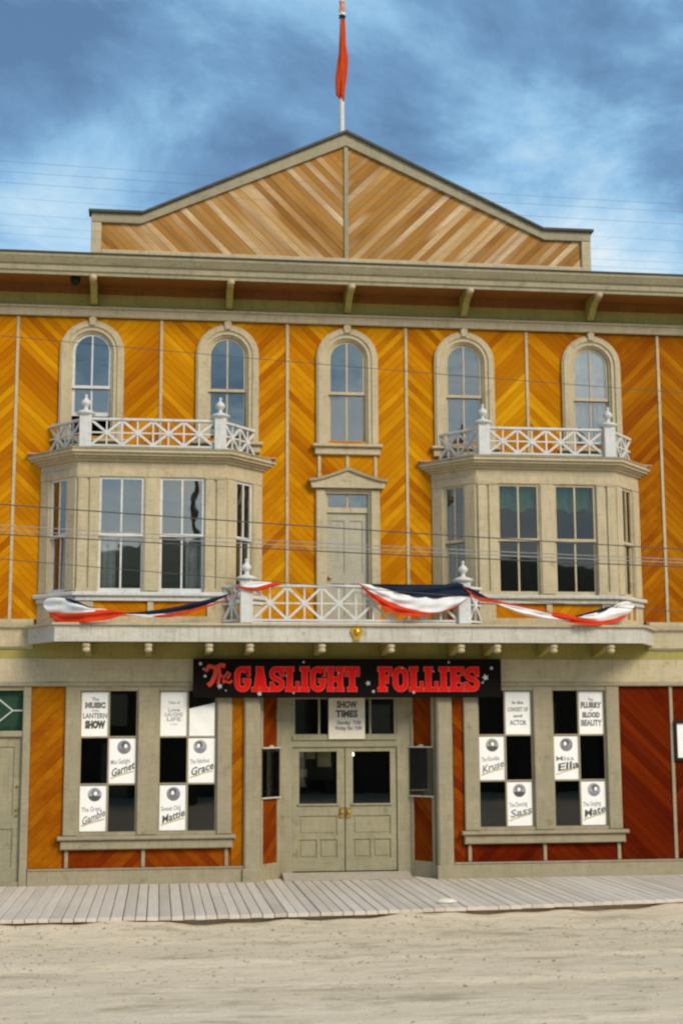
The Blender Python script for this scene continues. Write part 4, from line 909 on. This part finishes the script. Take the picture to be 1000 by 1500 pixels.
bunting('long bunting under the left bay, wide white and red end twisting to dark blue', yl, [
    ('blue_band', 'cloth_blue', [(92, 876), (110, 879), (130, 888), (150, 892)], [(92, 876.5), (110, 884), (130, 891), (150, 893)]),
    ('white_band', 'cloth_white', [(64, 882), (70, 876.5), (92, 876), (112, 884), (135, 890), (158, 893)], [(64, 888), (70, 896), (85, 898), (110, 898), (135, 896), (158, 893.5)]),
    ('red_band', 'cloth_red', [(71, 896), (85, 898), (110, 898), (135, 895), (160, 893), (188, 898)], [(71, 897), (85, 913), (98, 915), (130, 911), (160, 907), (188, 898.5)]),
    ('blue_band', 'cloth_blue', [(182, 898), (215, 895), (255, 889), (300, 879), (342, 868)], [(182, 899), (215, 900), (255, 897), (300, 887), (342, 868.5)]),
    ('white_band', 'cloth_white', [(180, 899), (215, 900), (245, 898.5), (262, 896)], [(180, 899.3), (215, 903.5), (245, 901), (262, 896.3)]),
    ('red_band', 'cloth_red', [(215, 903), (250, 899), (290, 890), (325, 880), (345, 868)], [(215, 903.5), (250, 904), (290, 894), (325, 881.5), (345, 869)])])
yc = lambda px: -1.13
bunting('short bunting looped over the balcony rail by the left newel post', yc, [
    ('white_band', 'cloth_white', [(352, 858), (375, 852), (398, 853)], [(352, 859), (375, 861), (398, 854)]),
    ('red_band', 'cloth_red', [(345, 855), (352, 859), (375, 860.5), (398, 854), (415, 855)], [(345, 856), (352, 862), (375, 866), (398, 860), (415, 856)])])
bunting('broad bunting swag draped over the right half of the balcony rail', yc, [
    ('blue_band', 'cloth_blue', [(531, 855), (560, 855.5), (600, 856), (650, 856), (676, 855), (688, 872)], [(531, 855.5), (560, 861), (600, 873), (640, 876), (665, 874), (688, 873)]),
    ('white_band', 'cloth_white', [(527, 855), (545, 857), (570, 865), (600, 872.5), (640, 875.5), (665, 874), (686, 874)], [(527, 855.5), (545, 868), (570, 881), (600, 892), (635, 897.5), (665, 889), (686, 875)]),
    ('red_band', 'cloth_red', [(525, 854), (545, 867.5), (570, 881), (600, 892), (635, 897.5), (665, 889), (684, 876)], [(525, 855), (545, 876), (570, 895), (600, 902), (635, 900), (665, 890.5), (684, 876.5)])])
yr = lambda px: -1.14+(.52)*min(1, max(0, (px-872)/62))
bunting('long twisted bunting under the right bay ending in a white bundle', yr, [
    ('blue_band', 'cloth_blue', [(674, 858), (690, 862), (712, 874), (725, 879)], [(674, 859), (690, 868), (712, 879), (725, 880)]),
    ('red_band', 'cloth_red', [(676, 858), (700, 873), (725, 879), (760, 887), (805, 896)], [(676, 860), (700, 879), (725, 883), (760, 889.5), (805, 897)]),
    ('white_band', 'cloth_white', [(725, 883), (760, 889), (800, 898), (835, 909)], [(725, 884), (760, 898), (800, 907), (835, 910)]),
    ('red_band', 'cloth_red', [(798, 898), (820, 898), (842, 903), (875, 909), (900, 906), (918, 901)], [(798, 899), (820, 908), (845, 914), (880, 916), (905, 910), (918, 902)]),
    ('blue_band', 'cloth_blue', [(842, 902), (860, 897), (885, 890), (908, 884)], [(842, 903), (860, 902), (885, 896), (908, 886)]),
    ('white_band', 'cloth_white', [(846, 903), (870, 898), (890, 892), (908, 883), (920, 881), (928, 886)], [(846, 904), (870, 909), (890, 909), (908, 903), (920, 899), (928, 890)])])

# ------------------------------------------------------------------ street things
ns = at(111, 411, y=-.55); nm = MB(); rg = random.Random(4)
nm.lathe([(.02, -.085), (.065, -.06), (.088, -.01), (.085, .035), (.06, .07), (.03, .08)], 0, 0, 0, 12)
nm.v = [(x*(1+rg.uniform(-.1, .1)), y*(1+rg.uniform(-.1, .1)), z+rg.uniform(-.01, .01)) for x, y, z in nm.v]
tag(nm.build('bird_nest', 'nest', None, (ns.x, -.55, 10.155), smooth=True), 'dark round nest under the cornice left of the first bracket', 'nest')
def pebble(px, py, r, label, zz):
    rg = random.Random(px); p = at(px, py, z=zz); mb = MB()
    mb.lathe([(r*.5, -.01), (r, .01), (r*.95, r*.28), (r*.6, r*.5), (r*.2, r*.55)], 0, 0, 0, 11); mb.v = [(x*1.45*(1+rg.uniform(-.12, .12)), y*(1+rg.uniform(-.12, .12)), z) for x, y, z in mb.v]
    tag(mb.build('stone', 'paper_cream', None, (p.x, p.y, zz)), label, 'stone')
pebble(653, 1322, .11, 'pale flat stone lying on the boardwalk edge', -.018)
pebble(942, 1322, .085, 'pale rounded stone in the dirt against the boardwalk near the right edge', gh(4.3, -3.9))
gp = MB(); rg = random.Random(8); c0 = at(995, 1322, z=-.2)
for i in range(220):
    x, y = c0.x+.25+rg.gauss(0, .22), c0.y+rg.gauss(-.05, .07); a = rg.uniform(0, 6.3); h = rg.uniform(.05, .14); lx, ly = rg.uniform(-.05, .05), rg.uniform(-.04, .04)
    gp.add([(x-.005*cos(a), y-.005*sin(a), -.24), (x+.005*cos(a), y+.005*sin(a), -.24), (x+lx, y+ly, -.2+h)], [(0, 1, 2)])
tag(gp.build('grass', 'grass'), 'small tuft of grass at the right end of the boardwalk edge', 'grass', kind='stuff')

# overhead wires along the street, between two poles outside the picture
WY = -5.0
def pole(x, y, h, label, arms=True):
    o = empty('utility_pole', (x, y, -.3)); tag(o, label, 'utility pole', 'utility poles along the street')
    MB().tube([(0, 0, 0), (0, 0, h*.5), (0, 0, h)], [.16, .14, .11], 12).build('pole', 'pole_wood', o, smooth=True)
    for z in (h-.4, h-1.4): MB().box(-.06, .06, -1.1, 1.1, z-.06, z+.06).build('crossarm', 'pole_wood', o)
    for yy in (-.95, -.5, .5, .95): MB().lathe([(.03, 0), (.045, .03), (.035, .07), (.02, .1)], 0, yy, h-.34, 8).build('insulator', 'white', o)
    return o
pole(-15.5, WY, 13.6, 'tall wooden utility pole far left of the theatre, carrying the wires'); pole(16.0, WY, 12.6, 'tall wooden utility pole far right of the theatre, carrying the wires')
pole(-1.95, -29.5, 12.5, 'wooden utility pole across the street, mirrored in the left bay window')
def wire(a, b, label, r, mat='wire', dy=0.):
    y = WY+dy; A, B = at(*a, y=y), at(*b, y=y); k = (B.z-A.z)/(B.x-A.x); xa, xb = -15.4, 15.9
    za, zb = A.z+k*(xa-A.x)+.25, B.z+k*(xb-B.x)+.25
    pts = []
    for i in range(41):
        t_ = i/40; pts.append((xa+(xb-xa)*t_, y, za+(zb-za)*t_-.25*4*t_*(1-t_)*1.0))
    tag(MB().tube(pts, r, 5).build('overhead_wire', mat, smooth=True), label, 'wire', 'overhead wires')
sky_l = [239, 254, 270, 292, 316, 333, 345]; sky_r = [301, 312, 330, 355, 372, 387, 398]
nth = ['topmost', 'second', 'third', 'fourth', 'fifth', 'sixth', 'seventh']
for i, (a, b) in enumerate(zip(sky_l, sky_r)): wire((0, a), (1000, b), '%s hair-thin wire counting down the sky beside the gable' % nth[i], .0024 if i < 3 else .0017, 'wire_sky', dy=-.2+.12*i)
wire((0, 495), (1000, 577), 'thin wire crossing the arched top storey windows', .005, dy=.3)
wire((0, 742), (1000, 806), 'uppermost dark cable crossing the tall panes of both bay windows', .0085, dy=-.5)
wire((0, 773), (1000, 821), 'pale cable just above the bay window meeting rails', .0065, 'wire_pale', dy=-.3)
wire((0, 780), (1000, 826), 'second pale cable close beneath the first across the bay windows', .0065, 'wire_pale', dy=-.1)
wire((0, 786), (1000, 832), 'dark cable lowest of the tight bundle across the bay windows', .0085, dy=.1)
wire((0, 822), (1000, 898), 'thin dark wire slanting across the bay sills and bunting', .0055, dy=.5)

# ------------------------------------------------------------------ across the street (seen as reflections) and hills
def shed(x0, x1, y, h, label, mat='old_boards'):
    o = empty('wooden_building', ((x0+x1)/2, y, -.2)); tag(o, label, 'building', 'wooden buildings across the street'); hw = (x1-x0)/2
    MB().box(-hw, hw, -9, 0, 0, h).build('wall', mat, o); MB().xz([(-hw-.3, h), (hw+.3, h), (0, h+1.9)], -9.3, .3).build('roof', 'roofing', o)
    for k in range(-1, 2): MB().box(k*hw*.6-.5, k*hw*.6+.5, .0, .06, h*.5, h*.5+1.3).build('window', 'trim', o)
    MB().box(-.55, .55, .0, .05, 0, 2.2).build('door', 'door_grey', o)
shed(-27, -14, -37, 5.2, 'low dark wooden building across the street, leftmost of the row'); shed(-12.5, 2.5, -36, 5.8, 'long dark wooden building straight across the street'); shed(4, 16, -37, 5.0, 'low dark wooden building across the street, right of the long one'); shed(18, 32, -38, 6.2, 'tall dark wooden building at the right end of the opposite row')
mb = MB(); nx, ny = 60, 14; rg = random.Random(6); ph = [(rg.uniform(.004, .02), rg.uniform(0, 6.3), rg.uniform(.4, 1)) for _ in range(6)]
vs = []
for j in range(ny+1):
    for i in range(nx+1):
        x = -900+1800*i/nx; y = -170-430*j/ny; s_ = sin(min(1, j/(ny*.8))*pi/2)
        vs.append((x, y, -1+s_*(62+16*sum(a*sin(f_*x+p) for f_, p, a in ph)*.5)+rg.uniform(-1, 1)*s_))
mb.add(vs, [(j*(nx+1)+i, j*(nx+1)+i+1, (j+1)*(nx+1)+i+1, (j+1)*(nx+1)+i) for j in range(ny) for i in range(nx)])
struct(mb.build('hills', 'hillside', smooth=True))
